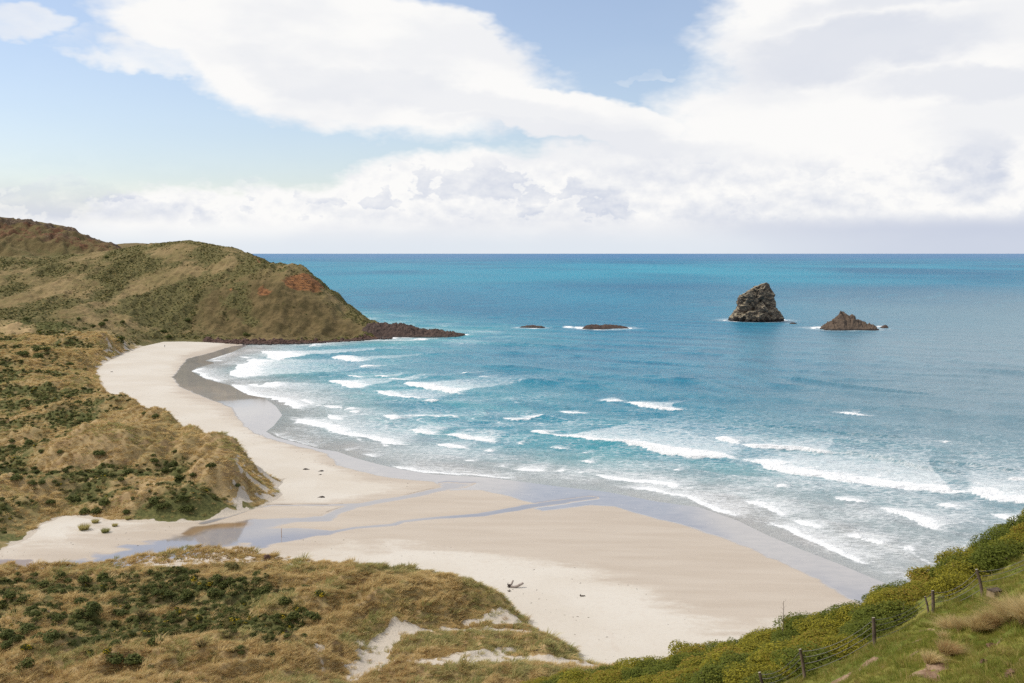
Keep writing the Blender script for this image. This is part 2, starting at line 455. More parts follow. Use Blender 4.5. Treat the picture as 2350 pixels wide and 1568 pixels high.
for u, v, D in [(450, 770, 812), (450, 700, 862), (450, 640, 922), (450, 600, 962), (430, 553, 1010), (300, 740, 805), (300, 700, 850), (300, 640, 935), (300, 600, 985), (285, 575, 1060), (350, 560, 1030),
                (150, 740, 765), (150, 700, 835), (150, 650, 925), (150, 602, 1020), (0, 740, 770), (0, 700, 845), (0, 650, 935), (0, 601, 1030), (-150, 700, 850), (-150, 620, 1020), (-200, 800, 650), (-200, 950, 400), (-200, 1150, 255),
                (540, 572, 1000), (590, 593, 985), (600, 770, 812), (600, 700, 850), (600, 640, 885), (605, 607, 915), (640, 607, 925), (690, 618, 925), (715, 636, 915), (700, 700, 865), (700, 770, 818), (745, 664, 905),
                (770, 695, 892), (800, 720, 885), (800, 765, 835), (840, 742, 868), (540, 700, 855), (540, 640, 900), (540, 605, 940)]: lcd(u, v, D)
for u, D, z in [(430, 1160, 25), (300, 1260, 40), (100, 1250, 60), (-200, 1250, 70), (640, 1060, 25), (600, 1140, 5), (720, 1010, 12), (790, 975, 4), (860, 935, -3), (540, 1100, 15), (830, 810, -2), (700, 790, -2), (600, 790, -2), (480, 790, 0)]:
    x, y, _ = pixd(u, 700, D); LAND_CTRL.append((x, y, z))
land_tps = Lut(TPS(LAND_CTRL, 0.03), -900, 60, 190, 1380, 5.0)
LAND_POLY = [pix(u, v, 1.2) for u, v in [(862, 776), (800, 781), (700, 786), (600, 788), (540, 787), (480, 785), (420, 784), (375, 785)]]
LAND_POLY += [pix(u, v, 2) for u, v in [(330, 793), (280, 812), (242, 830), (224, 848), (232, 868)]]
for u, v, z, e in [(245, 885, 9, 14), (300, 905, 11, 16), (400, 942, 12, 14), (480, 983, 11, 12), (560, 1010, 11, 11), (620, 1052, 9, 7)]:
    x, y = pix(u, v, z); LAND_POLY.append((x * (y + e) / y + 1, y + e))
LAND_POLY += [pix(u, v, 1.8) for u, v in [(657, 1090), (640, 1112), (648, 1130), (605, 1160), (520, 1182), (450, 1197), (350, 1199), (250, 1195), (150, 1184), (100, 1204), (60, 1240), (0, 1265), (-300, 1330)]]
LAND_POLY += [(-700, 200), (-1400, 1400), (-700, 1400)] + [pixd(u, 700, D)[:2] for u, D in [(400, 1330), (620, 1210), (740, 1100), (840, 1010), (905, 930), (900, 850)]]
DUNES_L = [  # single dunes: picture foot, half width and depth in metres, height, seed of lean
    (240, 1060, 24, 12, 5.0), (455, 1060, 12, 9, 3.0), (500, 1110, 9, 8, 3.6), (420, 1150, 12, 8, 3.0), (560, 1050, 12, 10, 3.0), (260, 950, 14, 9, 3.4), (380, 985, 12, 8, 2.8), (130, 960, 14, 8, 2.6), (100, 895, 22, 12, 4.0), (250, 890, 14, 10, 3.4),
    (60, 1005, 12, 8, 3.0), (180, 1010, 10, 7, 2.4), (330, 1140, 14, 7, 2.6), (200, 1160, 16, 7, 2.6), (60, 1120, 12, 7, 2.6), (120, 830, 30, 16, 5), (30, 840, 26, 14, 4), (200, 800, 26, 16, 6), (60, 780, 30, 18, 6), (240, 770, 20, 18, 6), (300, 790, 18, 14, 5), (510, 1000, 11, 8, 2.2), (20, 1170, 12, 6, 2)]
DUNES_LW = [(pix(u, v, 6) + (a, b, h)) for u, v, a, b, h in DUNES_L]
def hummocks(x, y, list_, seed):
    z = np.zeros(x.shape)
    for cx, cy, a, b, h in list_:
        q = ((x - cx) / a) ** 2 + ((y - cy) / b) ** 2
        z = np.maximum(z, h * np.maximum(0, 1 - q * 0.55) ** 1.3)
    return z
def land(x, y):
    x = np.asarray(x, float); y = np.asarray(y, float)
    d = sdist(x, y, LAND_POLY); b = beach0(x, y)
    d = d + .8 * fbm(x / 9, y / 9, 2, seed=9) * ss(y, 900, 600)
    t = land_tps(x, y)
    far = ss(y, 600, 820)
    hum = 1.5 * (np.abs(fbm(x / 19 + .3 * fbm(x / 40, y / 40, 2, seed=2), y / 13, 3, .5, seed=3)) * 2.0 - 0.5) * (1 - .45 * far) + 1.0 * (1 - np.abs(pn(x / 8, y / 6, 8)) * 2) * (1 - .6 * far) + .35 * fbm(x / 2.6, y / 2.6, 2, seed=12) - .5 * (1 - far)
    hum = hum + 1.3 * hummocks(x, y, DUNES_LW, 1) * (1 - .4 * far)
    # gullies and rough ground of the headland
    hum = hum + far * ((3.4 * (ridg(x / 36, y / 110, 3, .55, seed=21) - .6) + 1.2 * fbm(x / 14, y / 14, 4, .55, seed=22) + 0.35 * ridg(x / 6, y / 6, 2, .5, seed=25)) * ss(t, 78, 55))
    w = ss(d, -0.5, 12) * (1 - far) + ss(d, -1, 14) * far
    zin = b + np.maximum(t - b, 0.6) * w + hum * ss(d, 1, 12)
    return np.where(d > 0, np.maximum(zin, b + 0.25 * ss(d, 0, 2) - .05), b - np.minimum(2.5, -d * 0.5) - 0.05)

# --- near dunes at the foot of the viewpoint
NEAR_CTRL = []
for u, v, z in [(0, 1306, 5), (200, 1300, 5), (290, 1292, 5.5), (400, 1278, 6.5), (560, 1271, 6.5), (640, 1282, 5.5), (760, 1290, 6.5), (850, 1303, 7.5), (1000, 1326, 7.5), (1100, 1352, 6.5), (1180, 1390, 4.5), (1214, 1420, 3),
                (1150, 1434, 2.6), (1050, 1437, 3.0), (960, 1434, 4), (1000, 1390, 6), (1100, 1400, 4.5), (900, 1380, 8), (800, 1370, 7), (700, 1350, 6), (900, 1422, 6), (862, 1450, 4.6), (0, 1400, 6.5), (200, 1400, 5.5), (400, 1380, 5.5), (600, 1390, 5.5), (700, 1430, 6.5), (500, 1480, 7),
                (300, 1500, 7.5), (100, 1520, 8), (0, 1568, 9), (300, 1568, 9), (500, 1555, 9.5), (650, 1500, 8.5), (720, 1490, 7.5), (780, 1500, 6), (790, 1550, 3.6), (820, 1510, 3.4), (880, 1470, 3.2), (760, 1540, 5),
                (960, 1462, 5), (1040, 1464, 5.6), (1110, 1464, 5.4), (1170, 1460, 4.2), (1240, 1460, 5.6), (1290, 1478, 4.4), (1328, 1502, 2.4), (900, 1506, 2.8), (1000, 1508, 2.6), (1100, 1506, 2.6), (1180, 1490, 2.8), (1200, 1508, 2.5), (1300, 1516, 2.2), (1000, 1447, 3.4), (1150, 1447, 2.7), (1280, 1456, 2.3),
                (850, 1556, 4), (950, 1540, 4.6), (1100, 1530, 4.8), (1250, 1533, 4.6), (1370, 1525, 4), (1000, 1568, 6), (1200, 1568, 6.5), (1380, 1568, 6), (1450, 1540, 2.2)]:
    x, y = pix(u, v, z); NEAR_CTRL.append((x, y, z))
NEAR_CTRL += [(-140, 110, 13), (-60, 110, 12), (0, 115, 10), (20, 120, 8), (-180, 150, 9)]
near_tps = Lut(TPS(NEAR_CTRL, 0.15), -190, 60, 85, 270, 1.5)
NEAR_POLY = []
for u, v, z, e in [(-350, 1330, 5, 7), (0, 1306, 5, 6), (200, 1300, 5, 5), (290, 1292, 5.5, 5), (400, 1278, 6.5, 6), (560, 1271, 6.5, 7), (640, 1282, 5.5, 5), (760, 1290, 6.5, 6), (850, 1303, 7.5, 7), (1000, 1326, 7.5, 7), (1100, 1352, 6.5, 6), (1180, 1390, 4.5, 4)]:
    x, y = pix(u, v, z); NEAR_POLY.append((x * (y + e) / y, y + e))
NEAR_POLY += [pix(u, v, 2) for u, v in [(1224, 1418), (1228, 1430), (1260, 1450), (1310, 1478), (1340, 1500), (1342, 1512), (1420, 1520), (1500, 1545)]] + [(40, 118), (40, 90), (-260, 90)]
SANDY = [  # open sand among the near dunes
    [(700, 1480), (735, 1520), (745, 1530), (720, 1500)],
    [(1240, 1440), (1150, 1436), (1050, 1441), (960, 1438), (930, 1425), (890, 1428), (880, 1450), (850, 1455), (855, 1475), (830, 1490), (825, 1465), (815, 1470), (825, 1510), (795, 1530), (790, 1568), (810, 1568), (850, 1545), (900, 1525), (890, 1500), (930, 1460), (1000, 1446), (1100, 1449), (1200, 1447), (1290, 1460)],
    [(900, 1512), (1000, 1512), (1100, 1500), (1150, 1480), (1175, 1480), (1165, 1500), (1250, 1510), (1330, 1516), (1450, 1512), (1450, 1525), (1330, 1528), (1250, 1526), (1100, 1522), (950, 1530)],
    [(1060, 1425), (1120, 1402), (1180, 1405), (1210, 1425), (1150, 1430)],
    [(330, 1287), (480, 1284), (560, 1277), (640, 1287), (660, 1284), (560, 1290), (400, 1299), (330, 1301)],
    [(585, 1286), (640, 1284), (700, 1289), (690, 1296), (600, 1293)],
    [(720, 1478), (732, 1478), (745, 1500), (735, 1505)]]
def on_near(u, v):
    z = 5.0
    for _ in range(8):
        x, y = pix(u, v, z); z = .5 * z + .5 * max(2.0, float(near_tps(x, y)) + .2)
    return (x, y)
SANDY_W = [[on_near(u, v) for u, v in p] for p in SANDY]
DUNES_N = [(120, 1440, 8, 5, 2.2), (250, 1420, 8, 5, 2), (420, 1420, 9, 5, 1.6), (120, 1380, 10, 5, 1.6), (560, 1340, 10, 6, 1.6), (640, 1400, 6, 4, 1.6), (700, 1390, 7, 5, 1.8), (820, 1350, 9, 6, 1.4), (960, 1380, 10, 6, 1.6), (300, 1540, 9, 6, 2.0), (100, 1520, 9, 6, 2.4), (480, 1520, 10, 6, 1.8),
           (620, 1530, 8, 5, 1.4), (680, 1500, 5, 4, 1.3), (760, 1480, 3, 2.5, 1.4), (800, 1482, 2.6, 2.2, 1.4), (960, 1490, 6, 3, 1.6), (1050, 1482, 7, 3.5, 1.4), (1250, 1480, 7, 3.4, 1.6), (1090, 1360, 8, 6, 1.4), (450, 1284, 12, 3, 1.3), (1000, 1550, 12, 5, 1.0), (1240, 1550, 9, 5, 1.0)]
DUNES_NW = [(pix(u, v, 6) + (a, b, h)) for u, v, a, b, h in DUNES_N]
def sandy(x, y):
    s = np.full(x.shape, -50.0)
    for p in SANDY_W: s = np.maximum(s, sdist(x, y, p))
    return s
def near(x, y):
    x = np.asarray(x, float); y = np.asarray(y, float)
    d = sdist(x, y, NEAR_POLY); b = beach0(x, y)
    d = d + 1.0 * fbm(x / 5, y / 5, 2, seed=41)
    s = sandy(x, y) + .6 * fbm(x / 4, y / 4, 2, seed=42) + .2
    veg = ss(s, 1.4, -2.4)
    hum = 1.25 * (1 - np.abs(pn(x / 10, y / 7, 43)) * 2.2) + .6 * (1 - np.abs(pn(x / 4.5, y / 3.5, 44)) * 2) + .30 * fbm(x / 1.6, y / 1.6, 2, seed=45) + hummocks(x, y, DUNES_NW, 2) - 1.1
    t = near_tps(x, y)
    zin = b + np.maximum(t - b, 0.3) * ss(d, -.3, 5) + (hum * (0.12 + .88 * veg) + .25 * veg) * ss(d, .3, 5)
    return np.where(d > 0, np.maximum(zin, b + .2 * ss(d, 0, 1.5) - .04), b - np.minimum(2, -d * .6) - .05)

# --- the hillside the viewer stands on
PD = np.array([-60, 0, 3, 7, 12, 17, 23, 30, 38, 46, 60, 90]); PZ = np.array([-30, 0, 4.6, 8.15, 11.5, 14.4, 18.0, 22.0, 25.6, 29.2, 44, 80])
SKYL = [pixd(u, 1400, D)[:2] for u, D in [(1200, 76), (1300, 70), (1400, 65), (1560, 61), (1700, 57), (1850, 55), (1990, 55), (2120, 57), (2250, 60), (2350, 63), (2500, 68), (2800, 80)]]
HILL_OUT = SKYL + [(200, 200), (-200, 200), (-20, 80)]
SCARS = []   # bare earth, filled in below once the slope can be hit
def hill(x, y, fine=True):
    x = np.asarray(x, float); y = np.asarray(y, float)
    d = -0.73 * x + 0.69 * y; s = .69 * x + .73 * y
    z = 68.4 - np.interp(d, PD, PZ)
    z = z - 2.6 * ss(s, 48, 60) * ss(d, 16.5, 21)
    z = z - 1.5 * np.maximum(0, sdist(x, y, HILL_OUT) - 1.0)
    z = z - np.maximum(0, -x - 3) * 0.5 * ss(y, -5, 10)
    if fine:
        near_cam = ss(np.hypot(x, y), 2, 7)
        z = z + near_cam * (.38 * fbm(x / 5, y / 5, 3, seed=51) + .10 * fbm(x / 1.1, y / 1.1, 3, seed=52)) * ss(d, 30, 20)
        z = z + .20 * near_cam * (ridg(d / 1.6 + .25 * fbm(x / 4, y / 4, 2, seed=58), s / 9, 1, seed=57)) * ss(d, 18, 14)   # stock terraces
        for sx, sy, r, dep in SCARS:
            q = np.hypot(x - sx, y - sy) / r
            z = z - dep * ss(q + .3 * fbm(x * 2.2, y * 2.2, 2, seed=54), 1.0, 0.6)
    return z
def hit(u, v, fn, y0, y1, n=420):
    """first point of a ground function seen through a picture point"""
    P = np.array(pixd(u, v, 1.0))
    for _ in range(2):
        ys = np.exp(np.linspace(math.log(y0), math.log(y1), n))
        xs = P[0] * ys; zs = H + (P[2] - H) * ys
        g = fn(xs, ys); k = int(np.argmax(zs <= g)); k = k if k else n - 1
        y0, y1, n = ys[max(k - 1, 0)], ys[k], 40
    return (float(xs[k]), float(ys[k]), float(g[k]))

# ================================================================== materials of the ground
def sand_colour(t, P):
    g = t.noise(t.scale(P, 1, 1, 1), 0.03, 4, .55)
    f = t.noise(P, 0.9, 5, .65)
    c = t.mix(g.sm(.35, .65), (0.512, 0.460, 0.388), (0.552, 0.508, 0.442))
    c = t.mix((f.sm(.45, .75)) * 0.30, c, (0.45, 0.385, 0.315))
    return c, f

m_beach, t, sp = material('beach_sand')
P = t.pos(); c, f = sand_colour(t, P)
damp, film, bank = t.attr('damp'), t.attr('film'), t.attr('bank')
wig = t.noise(t.scale(P, .05, .14, 1), 1.0, 5, .6)
wig2 = t.noise(t.scale(P, .25, .5, 1), 1.0, 4, .6)
dm = (damp + (wig - .5) * 1.0 + (wig2 - .5) * .35 + (f - .5) * .25).sm(.26, .70)
fm = (film + (wig - .5) * 0.30 + (wig2 - .5) * .10).sm(.44, .52)
streak = t.noise(t.scale(P, .035, .22, 1, .5), 1.0, 4, .55)
c = t.mix(dm, c, t.mix(streak.sm(.30, .72), (0.420, 0.352, 0.278), (0.465, 0.398, 0.322)))
c = t.mix(fm, c, t.mix(wig2.sm(.3, .7), (0.290, 0.278, 0.278), (0.345, 0.325, 0.315)))
c = t.mix(bank.sm(.3, .9) * .75, c, (0.12, 0.09, 0.065))
tr = t.noise(t.scale(P, .30, .05, 1, .9), 1.0, 3, .6)
c = t.mix((tr.sm(.62, .72)) * (1.0 - dm) * .30, c, (0.47, 0.40, 0.33))
sp('Base Color', c)
sp('Roughness', (dm * -.35 + .92) * (1.0 - fm) + fm * (wig2 * .06 + .03))
sp('Specular IOR Level', fm * 0.62 + .28)
rip = t.noise(t.scale(P, .8, 2.2, 1, .4), 1.0, 5, .7) * .9 + t.noise(P, .25, 3, .5) + t.voro(P, 1.1).sm(.0, .35) * .5
sp('Normal', t.bump(rip * (1.0 - fm * .985), .35, .12))

m_stream, t, sp = material('stream_water')
P = t.pos(); n = t.noise(t.scale(P, .05, .15, 1), 1.0, 4, .55)
dep = t.attr('deep')
c = t.mix(dep.sm(.1, .9), t.mix(n, (0.29, 0.275, 0.275), (0.240, 0.230, 0.240)), t.mix(n, (0.22, 0.14, 0.075), (0.30, 0.21, 0.13)))
cv = t.attr('cv') + (n - .5) * .3
c = t.mix(cv.sm(.15, .75), (0.43, 0.355, 0.275), c)
sp('Base Color', c); sp('Roughness', cv.sm(.1, .55, .5, .05)); sp('IOR', 1.33); sp('Specular IOR Level', .95)
sp('Normal', t.bump(t.noise(t.scale(P, .6, 1.8, 1, .5), 1.0, 3, .5), .25, .012))

m_sea, t, sp = material('sea_water')
P = t.pos(); px, py, pz = t.xyz(P)
foam, depth, veil, turq_and_sunlit = t.attr('foam'), t.attr('depth'), t.attr('veil'), t.attr('turq_and_sunlit')
big = t.noise(t.scale(P, .0016, .0009, 1), 1.0, 4, .55)
mid = t.noise(t.scale(P, .02, .012, 1, .55), 1.0, 4, .6)
deepc = t.mix(big.sm(.35, .68), (0.001, 0.120, 0.225), (0.003, 0.195, 0.310))
deepc = t.mix(py.sm(5000.0, 20000.0), deepc, (0.020, 0.135, 0.290))  # cloud shadow towards the horizon, painted into the water colour
deepc = t.mix(turq_and_sunlit, deepc, (0.012, 0.265, 0.365))  # offshore, this paints a sunlit band into the sea
midc = t.mix(mid.sm(.3, .7), (0.010, 0.215, 0.310), (0.035, 0.310, 0.355))
c = t.mix(depth.sm(.22, .80), midc, deepc)
cloud_sheen = t.attr('cloud_sheen')
c = t.mix(cloud_sheen * .75, c, (0.195, 0.290, 0.330))  # grey cloud reflection on the right, mixed into the water colour
c = t.mix(depth.sm(.02, .34), t.mix(mid.sm(.3, .7), (0.40, 0.385, 0.365), (0.33, 0.375, 0.375)), c)
# foam: lace of bubbles, dense in the breakers, drawn out in streaks behind them
lace = t.noise(t.scale(P, .16, .55, 1, .52), 1.0, 6, .68)
lace2 = t.noise(t.scale(P, .9, 1.6, 1, .52), 1.0, 4, .65)
vor = t.voro(t.scale(P, .30, .62, 1, .52), 1.0, 'DISTANCE_TO_EDGE')
net = vor.sm(.22, .02)
fa = (foam * 1.2 + (lace - .5) * 1.5 + (lace2 - .5) * .8 - .20).sm(.28, .80)
va = ((veil + (lace - .5) * 1.2 + (net - .4) * .28 + (lace2 - .5) * .3).sm(.24, 1.05)) * .68
white = fa.mx(va)
caps = (t.noise(t.scale(P, .05, .16, 1, .5), 1.0, 5, .7) + (lace2 - .5) * .3).sm(.735, .78) * turq_and_sunlit.sm(.9, .1) * depth.sm(.2, .4) * .6
white = white.mx(caps)
c = t.mix(white, c, (0.84, 0.85, 0.85))
sp('Base Color', c); sp('IOR', 1.33)
sp('Roughness', white * .6 + py.sm(150.0, 1200.0, .12, .36))
sp('Specular IOR Level', (1.0 - white) * (py.sm(300.0, 3000.0, .40, .16)))
w1 = t.noise(t.scale(P, .11, .26, 1, .45), 1.0, 6, .72)
w2 = t.noise(t.scale(P, .55, 1.1, 1, .35), 1.0, 4, .6)
w3 = t.noise(t.scale(P, .03, .075, 1, .5), 1.0, 3, .55)
sp('Normal', t.bump(w1 * 3.0 + w2 * .8 + w3 * 3.5 , .85, .9))

def veg_mix(t, P):
    """straw, olive and brown of dry dune grass over the ground"""
    g1 = t.noise(t.scale(P, 1, 1, .4), 0.035, 4, .6); g2 = t.noise(P, 0.16, 4, .62); g3 = t.noise(P, 1.4, 4, .7)
    c = t.mix(g1.sm(.36, .62), (0.365, 0.260, 0.130), (0.245, 0.190, 0.082))
    c = t.mix(g2.sm(.48, .70) * .75, c, (0.230, 0.140, 0.075))
    c = t.mix(g3.sm(.52, .72) * .55, c, (0.44, 0.31, 0.17))
    return c, g1, g2, g3

m_dune, t, sp = material('dune_ground')
P = t.pos(); c, g1, g2, g3 = veg_mix(t, P); s, f = sand_colour(t, P)
veg, shr = t.attr('veg'), t.attr('shrub')
c = t.mix((shr + (g2 - .5) * .8).sm(.42, .62), c, t.mix(g3.sm(.35, .65), (0.065, 0.070, 0.024), (0.135, 0.130, 0.045)))
c = t.mix((veg + (g3 - .5) * .5).sm(.62, .42), c, t.mix(.55, s, (0.43, 0.36, 0.28)))
sp('Base Color', c); sp('Roughness', .95); sp('Specular IOR Level', .15)
sp('Normal', t.bump(g3 * .7 + g2 * .8, .7, .5))

m_head, t, sp = material('headland_ground')
P = t.pos(); px, py, pz = t.xyz(P)
c, g1, g2, g3 = veg_mix(t, P)
c = t.mix(.40, c, (0.105, 0.088, 0.036))
rust, shr, earth, pas = t.attr('rust'), t.attr('shrub'), t.attr('earth'), t.attr('pasture')
n4 = t.noise(t.scale(P, 1, 1, .8), .085, 6, .68); n5 = t.noise(P, .5, 5, .75)
c = t.mix(pas, c, t.mix(n4.sm(.35, .65), (0.095, 0.074, 0.031), (0.170, 0.122, 0.056)))
gr = t.mix(n5.sm(.38, .62), (0.070, 0.070, 0.028), (0.150, 0.135, 0.052))
c = t.mix((shr + (n4 - .5) * 1.7 + (g2 - .5) * .8).sm(.22, .72) * .85, c, gr)
c = t.mix((n5.sm(.60, .72)) * .6, c, (0.050, 0.045, 0.020))
rk = t.noise(t.scale(P, .25, .25, .8), 1.0, 6, .75)
hl = t.attr('brown')
rc = t.mix(rk.sm(.38, .62), (0.105, 0.052, 0.028), (0.360, 0.165, 0.066))
rc = t.mix(n5.sm(.58, .72), rc, (0.46, 0.34, 0.21))
rc = t.mix(hl, rc, t.mix(rk.sm(.40, .62), (0.060, 0.042, 0.029), (0.175, 0.122, 0.080)))
rc = t.mix(hl * n5.sm(.56, .68), rc, (0.36, 0.29, 0.22))
c = t.mix((rust + (n4 - .5) * 1.3 + (n5 - .5) * .5).sm(.38, .72), c, rc)
c = t.mix((earth + (n4 - .5) * .9).sm(.45, .62), c, t.mix(n5.sm(.35, .65), (0.085, 0.042, 0.026), (0.200, 0.100, 0.052)))
sp('Base Color', c); sp('Roughness', .95); sp('Specular IOR Level', .12)
sp('Normal', t.bump(n5 * .8 + n4 * 1.4 + rk * rust * 2.0, .8, 1.6))

def rock_mat(name, dark, mid_, light, sc, lichen=None, weed=2.0):
    m, t, sp = material(name)
    P = t.pos(); px, py, pz = t.xyz(P)
    a = t.noise(t.scale(P, 1, 1, 1.7), sc, 7, .72); b = t.noise(P, sc * 4, 5, .7)
    c = t.mix(a.sm(.36, .60), dark, mid_); c = t.mix((b.sm(.5, .72)) * .7, c, light)
    N_ = t.xyz(Ex(t.nt, t.node('ShaderNodeNewGeometry').outputs['Normal']))[2]
    if lichen:
        l = (N_ * .55 + a * .5 + b * .35).sm(.50, .78)
        c = t.mix(l * .9, c, lichen)
    wl = (pz + (a - .5) * weed * 2).sm(weed * 1.6, weed * .6)
    c = t.mix(wl, c, (0.026, 0.020, 0.017))
    sp('Base Color', c); sp('Roughness', wl * -.35 + .9); sp('Specular IOR Level', .3)
    sp('Normal', t.bump(a * 1.2 + b * .5, .9, 2.0 / (sc * 30)))
    return m
m_stack = rock_mat('stack_rock', (0.050, 0.036, 0.029), (0.150, 0.105, 0.078), (0.30, 0.24, 0.185), .13, (0.30, 0.255, 0.175), 2.6)
m_stack2 = rock_mat('low_stack_rock', (0.042, 0.031, 0.026), (0.095, 0.066, 0.050), (0.15, 0.11, 0.085), .22, (0.120, 0.086, 0.060), 1.2)
m_reef = rock_mat('reef_rock', (0.035, 0.024, 0.021), (0.085, 0.055, 0.043), (0.15, 0.10, 0.075), .25, None, .7)
m_boulder = rock_mat('boulder_rock', (0.050, 0.030, 0.024), (0.110, 0.062, 0.046), (0.19, 0.12, 0.09), .35, None, .6)

m_hill, t, sp = material('pasture')
P = t.pos(); g1 = t.noise(P, .35, 5, .6); g2 = t.noise(P, 2.2, 5, .68); g3 = t.noise(P, 9.0, 4, .7)
bare = t.attr('bare')
c = t.mix(g1.sm(.36, .64), (0.115, 0.140, 0.026), (0.220, 0.200, 0.045))
c = t.mix(g2.sm(.5, .7) * .7, c, (0.215, 0.165, 0.050))
c = t.mix(g3.sm(.55, .72) * .5, c, (0.045, 0.062, 0.012))
e = t.mix(g2.sm(.38, .62), (0.170, 0.098, 0.058), (0.330, 0.225, 0.150))
e = t.mix(g3.sm(.5, .72) * .6, e, (0.085, 0.050, 0.032))
c = t.mix((bare + (g2 - .5) * .7 + (g3 - .5) * .3).sm(.45, .60), c, e)
sp('Base Color', c); sp('Roughness', .95); sp('Specular IOR Level', .15)
sp('Normal', t.bump(g3 * .25 + g2 * .5, .9, .12))

# ================================================================== beach and stream
X, Y = fan_grid(-.63, .63, 700, np.concatenate([rows_v(1640, 1075, 300), rows_v(1073, 774, 150)]))
sd = sea_d(X, Y); b0 = beach0(X, Y, sd); sm_ = stream_mask(X, Y)
carve = ss(sm_, -.05, .35)
film = np.clip(.5 + sdist(X, Y, FILM_POLY) / 14.0, 0, 1)
damp = np.clip(.5 + sdist(X, Y, DAMP_POLY) / 24.0, 0, 1)
damp = np.maximum(damp, np.clip(.75 + sm_ * .12, 0, 1) * (sm_ > -3.0))
d2 = seg_dist(X, Y, ST[1][0])[0]
bank = np.clip(1 - np.abs(d2 - .9) / .9, 0, 1) * (np.asarray(seg_dist(X, Y, ST[1][0])[2]) > 0)
d1 = seg_dist(X, Y, ST[0][0][:7])
bank = np.maximum(bank, .8 * np.clip(1 - np.abs(d1[0] - 2.6) / .8, 0, 1) * (d1[2] > 0) * ss(fbm(X / 20, Y / 20, 2, seed=77), -.2, .2))
zb = b0 - carve * .16 - .0 * film
zn, zl = near(X, Y), land(X, Y)
cover = np.maximum(zn, zl) - b0
V = np.stack([X, Y, zb], -1).reshape(-1, 3); Fq = grid_faces(*X.shape)
deep = (cover.ravel()[Fq].min(1) > .45) | (sd.ravel()[Fq].max(1) < -60)
v2, f2, a2 = compact(V, Fq, ~deep, dict(damp=damp.ravel(), film=film.ravel(), bank=bank.ravel()))
tag(mesh_np('beach', v2, f2, m_beach, a2), 'pale sand beach curving round the bay', kind='structure')
keep = (carve.ravel()[Fq].max(1) > .02) & (cover.ravel()[Fq].min(1) < .4) & (sd.ravel()[Fq].min(1) > -1)
Vs = V.copy(); Vs[:, 2] = (b0 - .055).ravel()
dpool = np.clip(seg_dist(X, Y, ST[6][0])[0] / -9 + 1.2, 0, 1) + .9 * np.clip(1.1 - seg_dist(X, Y, ST[3][0][3:])[0] / 5, 0, 1)
v2, f2, a2 = compact(Vs, Fq, keep, dict(deep=np.clip(dpool, 0, 1).ravel(), cv=np.clip(sm_ * 1.4, 0, 1).ravel()))
tag(mesh_np('stream', v2, f2, m_stream, a2), 'shallow braided stream crossing the sand to the sea', kind='structure')

